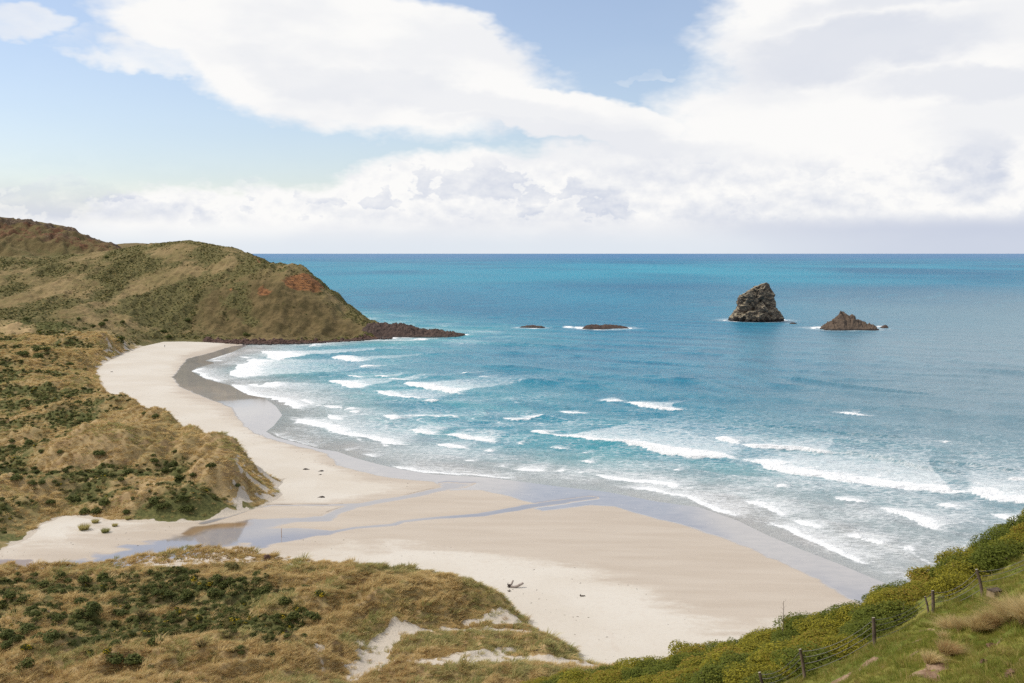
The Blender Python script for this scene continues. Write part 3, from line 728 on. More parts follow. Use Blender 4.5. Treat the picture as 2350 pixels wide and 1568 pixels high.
# ================================================================== sea
X, Y = fan_grid(-.63, .63, 800, np.concatenate([rows_v(1470, 1120, 110), rows_v(1118.5, 740, 270), rows_v(738, 600, 60), rows_v(598, 583, 12), [110000.]]))
sd = sea_d(X, Y); off = -sd
SEAW = np.array([.51, .86])
CR = []   # breakers: line, tail (m), strength, ridge height
def cr(pts, tail, k=1.0, h=.5): CR.append(([pix(u, v) for u, v in pts], tail, k, h))
for p, tl, k, h in [
    ([(655, 125), (690, 160), (740, 180), (800, 205), (900, 192)], 75, 1, .5), ([(480, 170), (545, 190)], 12, .8, .2), ([(590, 185), (500, 240), (440, 280), (430, 340), (500, 352)], 45, 1, .4), ([(205, 205), (300, 208), (380, 205)], 5, .8, .1),
    ([(420, 130), (330, 165), (215, 203)], 4, .7, .1), ([(180, 260), (100, 290), (220, 355), (330, 382)], 7, .9, .1), ([(550, 395), (620, 417), (700, 402), (780, 375)], 30, .9, .3),
    ([(410, 395), (450, 440), (560, 487), (700, 505), (820, 545), (920, 585), (1000, 608)], 16, 1, .3), ([(820, 465), (900, 482), (1000, 472)], 15, .5, .2), ([(1040, 92), (1100, 72), (1150, 77)], 14, .9, .3), ([(780, 275), (802, 278)], 8, 1, .3),
    ([(1255, 175), (1340, 207), (1440, 217)], 32, 1, .7), ([(1462, 242), (1500, 267), (1532, 262)], 18, 1, .7), ([(1200, 370), (1300, 402), (1400, 427), (1500, 432)], 40, .95, .6), ([(1600, 325), (1680, 337)], 9, 1, .6), ([(1700, 350), (1800, 362), (1880, 367)], 16, 1, .6),
    ([(1805, 390), (1900, 412), (2050, 442), (2200, 472), (2290, 477)], 30, 1.1, .9), ([(1580, 450), (1650, 487), (1780, 517), (1900, 527), (1990, 537)], 26, .95, .6), ([(1990, 547), (2060, 552), (2140, 542)], 8, 1, .5),
    ([(1670, 655), (1740, 692), (1770, 697)], 8, 1, .8), ([(1750, 667), (1950, 668), (2200, 667), (2350, 660)], 16, .7, .5), ([(1840, 780), (1910, 785), (2000, 802), (2100, 812)], 14, 1, .6), ([(2170, 812), (2260, 827), (2350, 837)], 9, 1, .5), ([(950, 520), (1020, 547), (1080, 562)], 9, .9, .3),
    ([(1080, 572), (1180, 577)], 6, .8, .3), ([(1190, 570), (1250, 592), (1330, 602), (1420, 582)], 12, .9, .3), ([(1375, 617), (1440, 637), (1500, 632)], 9, .9, .4), ([(905, 675), (960, 717), (1080, 747), (1180, 757), (1280, 802), (1400, 832), (1560, 857), (1700, 882), (1900, 892)], 20, 1, .3),
    ([(1210, 650), (1230, 685), (1330, 695)], 15, .9, .3), ([(2080, 892), (2200, 922), (2350, 937)], 8, 1, .4), ([(1320, 932), (1400, 942)], 4, .8, .2), ([(1470, 967), (1600, 1002)], 3, .8, .2), ([(1700, 1070), (1800, 1092), (2000, 1117), (2350, 1146)], 4, .9, .1), ([(2110, 987), (2160, 992)], 5, 1, .3),
    ([(720, 785), (790, 826), (1000, 876), (1150, 920)], 2.5, .6, .05), ([(2290, 305), (2350, 312)], 7, .9, .6), ([(1120, 345), (1200, 350)], 12, .6, .2), ([(1350, 325), (1410, 335), (1500, 348)], 10, .8, .3)]: cr(A(p), tl, k, h)
for p, tl, k, h in [
    ([(0, 482), (120, 507), (250, 527), (400, 537)], 11, 1, .5), ([(210, 5), (310, 12)], 7, 1, .5), ([(0, 132), (70, 137)], 10, 1, .6), ([(410, 330), (520, 357), (640, 347), (780, 322)], 16, .75, .4), ([(870, 285), (1000, 312), (1150, 302)], 12, .95, .5), ([(1210, 202), (1300, 207), (1420, 207)], 8, 1, .6),
    ([(1440, 217), (1560, 252), (1700, 272), (1850, 287), (1940, 277)], 20, 1.05, .9), ([(635, 440), (700, 472), (800, 482)], 10, 1.1, .9), ([(812, 475), (880, 502), (990, 507), (1080, 527), (1190, 545), (1300, 557), (1420, 567), (1600, 592), (1800, 632), (2000, 662), (2350, 697)], 26, 1.1, .7),
    ([(515, 547), (600, 552)], 6, 1, .5), ([(790, 580), (960, 602)], 4, .8, .4), ([(250, 612), (380, 622)], 5, .9, .4), ([(1040, 702), (1190, 717)], 6, .9, .4), ([(1175, 447), (1240, 447)], 4, .8, .4), ([(1040, 620), (1110, 632)], 5, .8, .3), ([(0, 590), (140, 592)], 7, .9, .3),
    ([(510, 757), (800, 777)], 4, 1, .3), ([(850, 777), (950, 782)], 4, 1, .3), ([(1020, 787), (1110, 797)], 4, .9, .3), ([(1150, 802), (1280, 837), (1400, 852), (1600, 872), (1750, 892), (1900, 927)], 6, 1, .3), ([(1380, 907), (1600, 922), (1740, 952), (1850, 972), (1950, 992), (2080, 1052), (2200, 1102), (2350, 1157)], 4, 1, .15),
    ([(1810, 772), (1900, 782)], 5, 1, .4), ([(0, 782), (300, 817), (550, 850)], 2.5, .8, .08), ([(350, 737), (490, 747)], 4, .8, .3), ([(2135, 505), (2240, 530), (2350, 556)], 10, 1.1, 1.0), ([(90, 690), (220, 705)], 6, .8, .2)]: cr(B(p), tl, k, h)
for p, tl, k, h in [
    ([(0, 562), (150, 582), (350, 602), (550, 607), (700, 627), (820, 632)], 11, 1.1, 1.0), ([(0, 700), (150, 722), (350, 772), (600, 812), (850, 852), (1100, 882), (1300, 912), (1600, 947), (1800, 967), (1960, 962)], 27, 1.1, .6), ([(1880, 958), (1990, 967), (2100, 997), (2350, 1032), (2500, 1060)], 26, 1.1, .6), ([(2170, 832), (2250, 847), (2350, 852), (2500, 860)], 5, 1, .7),
    ([(1640, 527), (1700, 542), (1770, 532)], 5, 1, .8), ([(800, 292), (900, 307), (1000, 320), (1090, 317)], 6, 1, .6), ([(270, 897), (450, 917)], 4, .9, .3), ([(805, 987), (900, 1022), (1050, 1052)], 6, 1, .5), ([(1085, 1077), (1200, 1117), (1350, 1162), (1500, 1207), (1580, 1252), (1700, 1277)], 9, 1, .5),
    ([(1610, 1037), (1750, 1072), (1850, 1092)], 6, 1, .5), ([(2040, 1127), (2150, 1162), (2350, 1212), (2500, 1250)], 8, 1, .5), ([(0, 1017), (120, 1047), (230, 1082), (330, 1127), (420, 1157)], 5, .95, .2), ([(450, 1167), (560, 1217), (720, 1257)], 4, .95, .2), ([(830, 1302), (950, 1322), (1100, 1352), (1250, 1392)], 4, .95, .3), ([(1340, 1402), (1500, 1427)], 6, .95, .3),
    ([(200, 1197), (400, 1242), (500, 1302), (600, 1352), (850, 1462), (1050, 1546)], 4, 1, .1), ([(1185, 957), (1280, 972)], 3, .8, .3), ([(1590, 1447), (1680, 1467)], 3, .9, .3), ([(830, 620), (1000, 650)], 2, .3, 1.0), ([(1000, 648), (1240, 690), (1500, 760), (1850, 800)], .5, .0, 1.0), ([(0, 385), (250, 412), (500, 425), (900, 470), (1500, 520)], .5, 0, .8), ([(1260, 250), (1500, 270), (1800, 310)], .5, 0, .8), ([(350, 5), (900, 80), (1700, 165)], .5, 0, .9), ([(1520, 695), (1900, 725), (2350, 790)], .5, 0, .8), ([(1450, 800), (1850, 845), (2350, 900)], 30, .5, 0)]: cr(C(p), tl, k, h)

# rocks standing in the sea: (picture centre, half width px) for the surf round their feet
ROCKS = {'tall': (1743, 737, 62), 'low': (1945, 756, 66), 'reef_w': (1219, 753, 30), 'reef_e': (1391, 755, 54), 'chip': (1818, 743, 10), 'horn': (2026, 749, 9)}
fo = np.zeros(X.shape); ve = np.zeros(X.shape); rz = np.zeros(X.shape)
wj = 1.4 * fbm(X / 5, Y / 5, 3, seed=61) + 3.0 * fbm(X / 22, Y / 22, 2, seed=62)
for pts, tl, k, h in CR:
    P_ = np.array(pts); mg = 60 + tl * 7; mnx, mny = P_.min(0) - mg; mxx, mxy = P_.max(0) + mg
    m = (X > mnx) & (X < mxx) & (Y > mny) & (Y < mxy)
    if not m.any(): continue
    x, y = X[m], Y[m]
    d, ox, oy, par, L = seg_dist(x, y, pts)
    sgn = np.where(ox * SEAW[0] + oy * SEAW[1] >= 0, d, -d) + wj[m] * min(1.0, .25 + tl / 25)
    t0 = (P_[0] - P_[1]) / np.linalg.norm(P_[0] - P_[1]); t1 = (P_[-1] - P_[-2]) / np.linalg.norm(P_[-1] - P_[-2])
    over = np.where(par <= 1e-6, np.maximum(0, ox * t0[0] + oy * t0[1]), np.where(par >= L - 1e-6, np.maximum(0, ox * t1[0] + oy * t1[1]), 0))
    end = np.clip(np.minimum(par, L - par) / (0.10 * L + 2), 0, 1)
    ef = (0.45 + .55 * end) * np.exp(-(over / (2.0 + .06 * L)) ** 2)
    front = ss(sgn, -1.2, .6)
    fo[m] = np.maximum(fo[m], k * ef * front * (0.55 * np.exp(-np.maximum(sgn, 0) / (2 + tl * .28)) + .75 * np.exp(-np.maximum(sgn, 0) / (1.5 + tl * .8))) )
    ve[m] = np.maximum(ve[m], k * ef * front * 1.05 * np.exp(-np.maximum(sgn, 0) / (6 + tl * 2.0)))
    fade = np.exp(-(over / 4) ** 2)
    rz[m] = np.maximum(rz[m], h * 1.35 * fade * np.where(sgn < 1.2, np.exp(-((sgn - 1.2) / 1.3) ** 2), np.exp(-((sgn - 1.2) / 5.0) ** 2)) * (.3 + .7 * end))
for (u, v, w) in ROCKS.values():
    cx, cy = pix(u, v); wm = w * cy / F
    q = np.hypot((X - cx) / (wm * 1.12), (Y - cy - wm * .45) / (wm * .95)) + .16 * fbm(X / 9, Y / 14, 3, seed=63)
    fo = np.maximum(fo, .95 * ss(q, 1.18, 1.02) * ss(fbm(X / 14, Y / 20, 2, seed=64), -.45, .15)); ve = np.maximum(ve, .6 * ss(q, 1.9, 1.0))
for u, v, wd in [(1305, 751, 9), (1325, 752, 7), (1340, 753, 8), (860, 778, 8), (900, 776, 9), (935, 774, 10), (970, 779, 8), (1050, 766, 6), (1065, 768, 8), (2008, 750, 7), (1975, 753, 6)]:
    cx, cy = pix(u, v); fo = np.maximum(fo, np.exp(-(((X - cx) / (wd * .8)) ** 2 + ((Y - cy) / (wd * 1.6)) ** 2)) * 1.0)
shore_rock = seg_dist(X, Y, [pix(u, v) for u, v in [(545, 789), (650, 788), (760, 786), (860, 781), (940, 781), (1000, 777)]])[0]
fo = np.maximum(fo, .8 * ss(shore_rock + 2.5 * fbm(X / 8, Y / 12, 2, seed=66), 6, 1))
# small secondary waves running in along the shore
ph2 = off + 7 * fbm(X / 38, Y / 38, 2, seed=73) + 2 * fbm(X / 9, Y / 9, 2, seed=74)
cs2 = np.cos(2 * np.pi * ph2 / 21.0); brk = ss(fbm(X / 150 + 3, Y / 60, 2, seed=178), .05, .30) * ss(off, 9, 18) * ss(off, 210, 90) * ss(Y, 640, 420)
fo = np.maximum(fo, .62 * ss(cs2, .86, .99) * brk); rz = np.maximum(rz, .38 * ss(cs2, .2, 1.0) * ss(off, 6, 20) * ss(off, 300, 120) * ss(Y, 700, 450))
swl = ss(off, 110, 180) * ss(Y, 900, 520); cs3 = np.cos(2 * np.pi * (off + 16 * fbm(X / 90, Y / 90, 2, seed=76)) / 44.0)
rz = np.maximum(rz, .75 * ss(cs3, .1, 1.0) * swl * 1.25 * ss(fbm(X / 120, Y / 50, 2, seed=77), -.35, .1))
# surf-zone veil thins out to sea; swell trains
zone = ss(off, 260, 40) * ss(off, -2, 10)
ve = np.maximum(ve, zone * (.38 + .34 * fbm(X / 45, Y / 22, 3, seed=65)))
ve = ve + .10 * ss(Y, 650, 250) * ss(X, -40, 120)
depth = 1 - np.exp(-np.maximum(off, 0) / 170.0)
depth = depth * (1 - .30 * ss(X / Y, .0, .5) * ss(Y, 420, 230))
def band(y0, y1, y2, y3): return ss(Y, y0, y1) * ss(Y, y3, y2)
turq_and_sunlit = band(1300, 2600, 4300, 9000) * np.clip(.42 + .6 * fbm(X / 900, Y / 1800, 3, seed=67) - .55 * ss(X / Y, .25, .5), 0, 1)  # sunlit band between cloud shadows, painted as turquoise water
turq_and_sunlit = np.maximum(turq_and_sunlit, .28 * ss(off, 420, 160) * ss(Y, 900, 500))
cloud_sheen = ss(X / Y + .05 * fbm(X / 200, Y / 200, 2, seed=72), .10, .50) * ss(Y, 2600, 900)  # painted reflection of the clouds, stronger to the right
amp = (.38 + .34 * ss(off, 330, 120)) * ss(off, 4, 70) * ss(Y, 2600, 1200)
ph = (X * SEAW[0] + Y * SEAW[1]) + 12 * fbm(X / 140, Y / 140, 2, seed=68)
zw = np.sin(ph * 2 * np.pi / 46) + .6 * np.sin(ph * 2 * np.pi / 27 + 2 * fbm(X / 60, Y / 60, 2, seed=69))
zw = (np.exp(.9 * zw) / 2.2 - .6) * amp * (1 + .8 * fbm(X / 50, Y / 35, 2, seed=70))
zw = zw + .22 * fbm(X / 9, Y / 6, 3, seed=71) * ss(off, 3, 40) * ss(Y, 1200, 500)
zs = .02 + zw + rz * .9 * ss(off, 0, 30)
zs = np.where(Y > 20000, 0, zs)
V = np.stack([X, Y, zs], -1).reshape(-1, 3); Fq = grid_faces(*X.shape)
sdv = sd.ravel(); keep = sdv[Fq].min(1) < 2.0
v2, f2, a2 = compact(V, Fq, keep, dict(foam=np.clip(fo, 0, 1.4).ravel(), veil=np.clip(ve, 0, 1.2).ravel(), depth=depth.ravel(), turq_and_sunlit=turq_and_sunlit.ravel(), cloud_sheen=cloud_sheen.ravel()))
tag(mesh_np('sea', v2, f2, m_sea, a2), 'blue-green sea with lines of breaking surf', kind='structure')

# ================================================================== left dunes and headland
ys = np.concatenate([np.interp(np.linspace(0, 1, 430), np.linspace(0, 1, 60), rows_v(1235, 690, 60, 6.0)[::1]) if False else rows_v(1275, 812, 430, 6.0), np.linspace(640, 1075, 400)[1:], np.linspace(1075, 1330, 60)[1:]])
ys = np.unique(np.round(ys, 3))
X, Y = fan_grid(-.63, -.105, 430, ys)
Zl = land(X, Y); bL = beach0(X, Y)
dl = sdist(X, Y, LAND_POLY)
def patch(P, soft, fn=None):
    return np.clip(.5 + sdist(X, Y, P) / soft, 0, 1)
LH = lambda p: [hit(u, v, land, 230, 1300)[:2] for u, v in p]
def shrub_field(x, y):
    """where green scrub takes over from straw-coloured grass on the left dunes and the headland"""
    far = ss(y, 640, 800)
    a = .5 + .75 * fbm(x / 34 + 3, y / 26, 4, .55, seed=81)
    # hollows behind the front ridge are green
    hol = ss(land_tps(x, y) + hummocks(x, y, DUNES_LW, 1) * .9, 11.0, 6.5) * (1 - far)
    b = a * .60 + hol * .30 - .22 * ss(seg_dist(x, y, LAND_POLY, True)[0], 30, 6) * (1 - far)
    f = .64 + .85 * fbm(x / 60, y / 70, 4, .55, seed=83)
    return b * (1 - far) + f * far
shr = shrub_field(X, Y)
rustP = [LH([(648, 645), (665, 632), (690, 628), (722, 640), (744, 662), (735, 668), (712, 668), (690, 668), (660, 662)]), LH([(588, 660), (605, 655), (625, 668), (618, 678), (596, 682)]), LH([(584, 588), (592, 592), (602, 604), (590, 603)]), LH([(520, 662), (535, 660), (530, 672)])]
rust = np.max([patch(p, 8) for p in rustP], 0)
darkP = [LH([(520, 655), (560, 645), (572, 668), (570, 690), (585, 720), (598, 748), (570, 745), (545, 722), (515, 700), (505, 680), (535, 675)]), LH([(270, 690), (420, 655), (435, 700), (435, 745), (400, 765), (330, 745), (265, 720)]), LH([(630, 612), (655, 615), (650, 622)])]
dark = np.max([patch(p, 14) for p in darkP], 0)
pasP = LH([(440, 690), (470, 655), (560, 640), (640, 640), (745, 690), (850, 750), (840, 770), (700, 778), (500, 775), (430, 770)])
pas = patch(pasP, 30)
tanP = [LH([(250, 690), (300, 650), (370, 625), (450, 612), (450, 622), (380, 640), (300, 680), (262, 700)]), LH([(330, 575), (420, 560), (450, 568), (400, 585), (350, 590)]), LH([(60, 640), (150, 630), (250, 660), (200, 690), (80, 680)])]
tan = np.max([patch(p, 16) for p in tanP], 0)
shr = shr * (1 - pas * .75) * (1 - .85 * tan) + np.where(dark > .35, dark * .62, 0)
earth = np.clip(1.15 - dl / 11, 0, 1) * ss(X / Y, -.32, -.29) * ss(Y, 700, 780)
slope = np.hypot(*np.gradient(Zl, axis=(0, 1))) * 0
veg = ss(dl + 1.6 * fbm(X / 6, Y / 6, 3, seed=84), .2, 2.6)
cliffy = ss(dl + 4 * fbm(X / 12, Y / 12, 2, seed=85), 15, 4) * ss(Y, 560, 620) * ss(X / Y, -.30, -.34) * .65
veg = np.clip(veg - cliffy * ss(fbm(X / 5, Y / 9, 3, seed=86), -.15, .25), 0, 1)
tip = ss(np.hypot(X - pix(640, 1105, 4)[0], (Y - pix(640, 1105, 4)[1]) * .6), 22, 10)
veg = np.clip(veg - tip * .8 * ss(fbm(X / 4, Y / 4, 3, seed=87), .0, .3), 0, 1)
V = np.stack([X, Y, Zl], -1).reshape(-1, 3); Fq = grid_faces(*X.shape)
up = (Zl - bL).ravel()[Fq].max(1) > -.6
cy = Y.ravel()[Fq].mean(1) + 30 * fbm(V[Fq[:, 0], 0] / 60, V[Fq[:, 0], 1] / 60, 2, seed=88)
split = cy > 735 + .0 * cy
at = dict(shrub=shr.ravel(), rust=rust.ravel(), earth=earth.ravel(), pasture=pas.ravel(), veg=veg.ravel())
v2, f2, a2 = compact(V, Fq, up & ~split, at)
tag(mesh_np('dunes', v2, f2, m_dune, a2), 'hummocky dunes of straw-coloured grass left of the beach', kind='structure')
v2, f2, a2 = compact(V, Fq, up & split, at)
tag(mesh_np('headland', v2, f2, m_head, a2), 'brown and green headland at the far end of the beach', kind='structure')

# ================================================================== rocky hill behind the headland
X, Y = fan_grid(-.63, -.30, 230, np.concatenate([np.linspace(1090, 1330, 150), np.linspace(1340, 1900, 40)]))
us = np.array([-400, 0, 60, 100, 150, 170, 182, 190, 220, 250, 270, 286, 320, 400]); vs = np.array([470, 499, 507, 511, 519, 526, 533, 538, 548, 560, 568, 577, 592, 640])
U = 1175 + F * X / Y
zs_ = H + (581 - np.interp(U, us, vs)) * 1300 / F
k = ss(Y + 26 * fbm(X / 60, Y / 60, 3, seed=91), 1110, 1300)
zt = 52 + (zs_ - 52) * k ** .85
band_ = ss(np.abs(k - .86), .10, .04)
zt = zt + 3.2 * ridg(X / 16, Y / 30, 4, .6, seed=92) * ss(k, .1, .4) * ss(k, 1.0, .9) + 2.5 * fbm(X / 30, Y / 30, 3, seed=94) * ss(k, 1, .9)
zt = np.where(Y > 1310, zs_ - (Y - 1310) * .06, zt)
far_top = 66 + 21 * np.exp(-((X / Y + .378) / .055) ** 2) * ss(Y, 1450, 1700) * ss(Y, 1900, 1800)
zt = np.maximum(zt, np.where(Y > 1400, far_top, 0)) + .4 * fbm(X / 7, Y / 7, 3, seed=95)
rust = ss(k, .98, .88) * ss(k, .12, .35) * (.42 + .45 * fbm(X / 40, Y / 60, 3, seed=96)) * np.where(Y < 1320, 1, 0)
rust = np.where((U < 60) & (k < .6), rust * .35, rust)
V = np.stack([X, Y, zt], -1).reshape(-1, 3); Fq = grid_faces(*X.shape)
rust = np.maximum(rust * .8, 0.75 * band_ * (Y < 1320))
tag(mesh_np('hill', V, Fq, m_head, dict(shrub=(.30 + .3 * fbm(X / 50, Y / 50, 3, seed=97)).ravel() * (Y < 1320).ravel(), rust=rust.ravel(), earth=(0.50 * ss(k, .05, .5) * ss(k, 1, .8) * (Y < 1320)).ravel(), pasture=np.ones(X.size) * .7, brown=np.ones(X.size))), 'rocky brown hill on the skyline behind the headland', kind='structure')

# ================================================================== near dunes
X, Y = fan_grid(-.63, .13, 540, np.concatenate([rows_v(1760, 1295, 400, 6.0), rows_v(1294, 1262, 24, 2.0)]))
ys = np.unique(np.round(Y[:, 0], 3)); X, Y = fan_grid(-.63, .13, 540, ys)
Zn = near(X, Y); bN = beach0(X, Y)
def near_shrub(x, y):
    hx, hy = pix(400, 1420, 6)
    a = .42 + .85 * fbm(x / 13 + 7, y / 10, 4, .55, seed=101)
    core = np.exp(-(((x - pix(470, 1400, 6)[0]) / 42) ** 2 + ((y - pix(470, 1400, 6)[1]) / 26) ** 2))
    lf = np.exp(-(((x - pix(60, 1400, 6)[0]) / 26) ** 2 + ((y - pix(60, 1420, 6)[1]) / 26) ** 2))
    r = ss(x / y, -.17, -.24)
    ed = ss(seg_dist(x, y, NEAR_POLY, True)[0], 8, 20)
    low_ = ss(y, 140, 150)
    return (a * .70 + .42 * core + .22 * lf) * r * (.15 + .85 * ed) * (.55 + .45 * low_) - .35 * hummocks(x, y, DUNES_NW, 2) / 2.2
shr = near_shrub(X, Y)
s_ = sandy(X, Y) + 1.3 * fbm(X / 2.6, Y / 2.6, 3, seed=102) + .1
veg = ss(s_, .5, -.5) * ss(sdist(X, Y, NEAR_POLY) + 1.2 * fbm(X / 4, Y / 4, 3, seed=103), .6, 2.0)
V = np.stack([X, Y, Zn], -1).reshape(-1, 3); Fq = grid_faces(*X.shape)
up = (Zn - bN).ravel()[Fq].max(1) > -.6
v2, f2, a2 = compact(V, Fq, up, dict(shrub=shr.ravel(), veg=veg.ravel()))
tag(mesh_np('dunes', v2, f2, m_dune, a2), 'grassy dunes with sandy hollows below the viewpoint', kind='structure')

# ================================================================== hillside
for u, v, r, dep in [(2040, 1550, .5, .02), (2200, 1455, .4, .03), (2120, 1562, .5, .02), (2070, 1535, .45, .02), (2278, 1482, .3, .16), (2256, 1514, .2, .35), (2330, 1535, .7, .35), (2300, 1560, .6, .30), (2130, 1452, .35, .03), (2085, 1502, .5, .02), (1990, 1540, .4, .02), (1930, 1560, .45, .02), (2150, 1540, .35, .02)]:
    x, y, z = hit(u, min(v, 1640), lambda a, b: hill(a, b, False), 5, 90); SCARS.append((x, y, r, dep))
X, Y = fan_grid(-.75, .85, 330, np.concatenate([np.linspace(-2, 6, 14)[:-1], np.exp(np.linspace(math.log(6), math.log(95), 330))]))
X = np.where(Y < 6, X / np.maximum(Y, .01) * 6 if False else np.linspace(-.75, .85, 330)[None] * np.maximum(Y, 6), X)
Zh = hill(X, Y)
bare = np.zeros(X.shape)
for sx, sy, r, dep in SCARS: bare = np.maximum(bare, ss(np.hypot(X - sx, Y - sy) / r + .35 * fbm(X * 1.7, Y * 1.7, 2, seed=55), 1.25, .55))
dd = -0.73 * X + .69 * Y
bare = np.maximum(bare, .42 * ss(fbm(X / 1.7, Y / 1.7, 3, seed=56), .12, .5) * ss(dd, 9, 14) * ss(dd, 20, 17))
V = np.stack([X, Y, Zh], -1).reshape(-1, 3); Fq = grid_faces(*X.shape)
keep = V[Fq, 2].max(1) > 1.0
v2, f2, a2 = compact(V, Fq, keep, dict(bare=bare.ravel()))
tag(mesh_np('hillside', v2, f2, m_hill, a2), 'steep green pasture slope at the lower right', kind='structure')

# ================================================================== plants: meshes to copy
PROTO = bpy.data.collections.new('plant_library')     # holds the meshes the scattered plants share; not in the scene
def leaf_mat(name, c0, c1, c2, dead=None, sc=.3, trans=.45):
    m, t, sp = material(name)
    P = t.pos(); n = t.noise(P, sc, 4, .6)
    r = Ex(t.nt, t.node('ShaderNodeObjectInfo').outputs['Random']); l = t.attr('lr')
    c = t.mix(l, c0, c1); c = t.mix((n + (r - .5) * .6).sm(.42, .64) * .8, c, c2)
    if dead: c = t.mix((l * .5 + r * .5 + (n - .5)).sm(.62, .85), c, dead)
    sp('Base Color', c); sp('Roughness', .75); sp('Specular IOR Level', .2)
    nt = t.nt; out = [n_ for n_ in nt.nodes if n_.type == 'OUTPUT_MATERIAL'][0]; pb = [n_ for n_ in nt.nodes if n_.type == 'BSDF_PRINCIPLED'][0]
    tl = t.node('ShaderNodeBsdfTranslucent'); nt.links.new(c.s, tl.inputs[0]); mx_ = t.node('ShaderNodeMixShader'); mx_.inputs[0].default_value = trans
    nt.links.new(pb.outputs[0], mx_.inputs[1]); nt.links.new(tl.outputs[0], mx_.inputs[2]); nt.links.new(mx_.outputs[0], out.inputs[0])
    return m
m_marram = leaf_mat('marram_blades', (0.50, 0.365, 0.160), (0.80, 0.620, 0.320), (0.47, 0.375, 0.155), (0.45, 0.285, 0.130), .045)
m_marramg = leaf_mat('green_marram_blades', (0.33, 0.300, 0.115), (0.58, 0.500, 0.225), (0.28, 0.285, 0.105), None, .09)
m_dark = leaf_mat('dark_scrub_leaves', (0.055, 0.068, 0.019), (0.175, 0.188, 0.050), (0.115, 0.132, 0.038), None, .12)
m_oliv = leaf_mat('olive_scrub_leaves', (0.120, 0.120, 0.034), (0.290, 0.260, 0.080), (0.190, 0.160, 0.060), None, .12)
m_gorse = leaf_mat('gorse_leaves', (0.030, 0.045, 0.012), (0.090, 0.100, 0.024), (0.060, 0.075, 0.020), None, .3)
m_flower = leaf_mat('yellow_flowers', (0.55, 0.40, 0.020), (0.72, 0.55, 0.05), (0.60, 0.42, 0.03), None, .5)
m_pink = leaf_mat('mauve_flowers', (0.32, 0.14, 0.34), (0.45, 0.25, 0.45), (0.36, 0.16, 0.36), None, .5)
m_flax = leaf_mat('flax_leaves', (0.060, 0.055, 0.022), (0.190, 0.150, 0.070), (0.100, 0.075, 0.035), None, .3)
m_coast = leaf_mat('coastal_scrub_leaves', (0.105, 0.105, 0.012), (0.420, 0.365, 0.038), (0.240, 0.232, 0.023), (0.36, 0.240, 0.045), .42)
m_coastd = leaf_mat('green_coastal_scrub_leaves', (0.055, 0.074, 0.012), (0.245, 0.255, 0.034), (0.135, 0.160, 0.022), None, .5)
m_grass = leaf_mat('pasture_blades', (0.125, 0.170, 0.024), (0.330, 0.330, 0.058), (0.320, 0.265, 0.058), (0.46, 0.350, 0.135), .5)
m_tuss = leaf_mat('tussock_blades', (0.40, 0.300, 0.125), (0.78, 0.610, 0.320), (0.52, 0.410, 0.185), (0.40, 0.24, 0.105), .8)

def bark_mat(name, a, b, sc=6):
    m, t, sp = material(name)
    P = t.pos(); n = t.noise(t.scale(P, 1, 1, .25), sc, 5, .7); n2 = t.noise(P, sc * .2, 3, .5)
    sp('Base Color', t.mix((n * .7 + n2 * .3).sm(.36, .64), a, b)); sp('Roughness', .9); sp('Specular IOR Level', .2)
    sp('Normal', t.bump(n, .6, .02))
    return m
m_twig = bark_mat('dry_twigs', (0.070, 0.048, 0.034), (0.190, 0.140, 0.100))
m_post = bark_mat('weathered_posts', (0.060, 0.043, 0.032), (0.155, 0.112, 0.080), 9)
m_post_top = bark_mat('cut_post_ends', (0.30, 0.26, 0.20), (0.42, 0.38, 0.31), 14)
m_drift = bark_mat('bleached_driftwood', (0.205, 0.160, 0.135), (0.40, 0.34, 0.30), 2.2)
m_driftd = bark_mat('dark_driftwood', (0.040, 0.030, 0.025), (0.12, 0.09, 0.07), 3)
m_box = bark_mat('box_boards', (0.055, 0.040, 0.030), (0.130, 0.095, 0.068), 7)
m_boxl = bark_mat('pale_box_ends', (0.20, 0.145, 0.080), (0.33, 0.25, 0.145), 7)
m_stake = bark_mat('orange_stake', (0.40, 0.24, 0.15), (0.55, 0.36, 0.23), 5)
m_wire, t, sp = material('fence_wire'); sp('Base Color', (.16, .15, .14)); sp('Metallic', .6); sp('Roughness', .55)
m_seal, t, sp = material('sea_lion_hide'); n = t.noise(t.pos(), 3, 3, .5)
sp('Base Color', t.mix(n, (0.030, 0.021, 0.016), (0.085, 0.062, 0.048))); sp('Roughness', .55)
m_soil, t, sp = material('soil_clods'); P = t.pos(); n = t.noise(P, 6, 5, .7); n2 = t.noise(P, 28, 4, .7)
sp('Base Color', t.mix((n * .6 + n2 * .4).sm(.36, .62), (0.075, 0.042, 0.026), (0.235, 0.145, 0.092))); sp('Roughness', .95); sp('Specular IOR Level', .1); sp('Normal', t.bump(n2 + n, .9, .05))

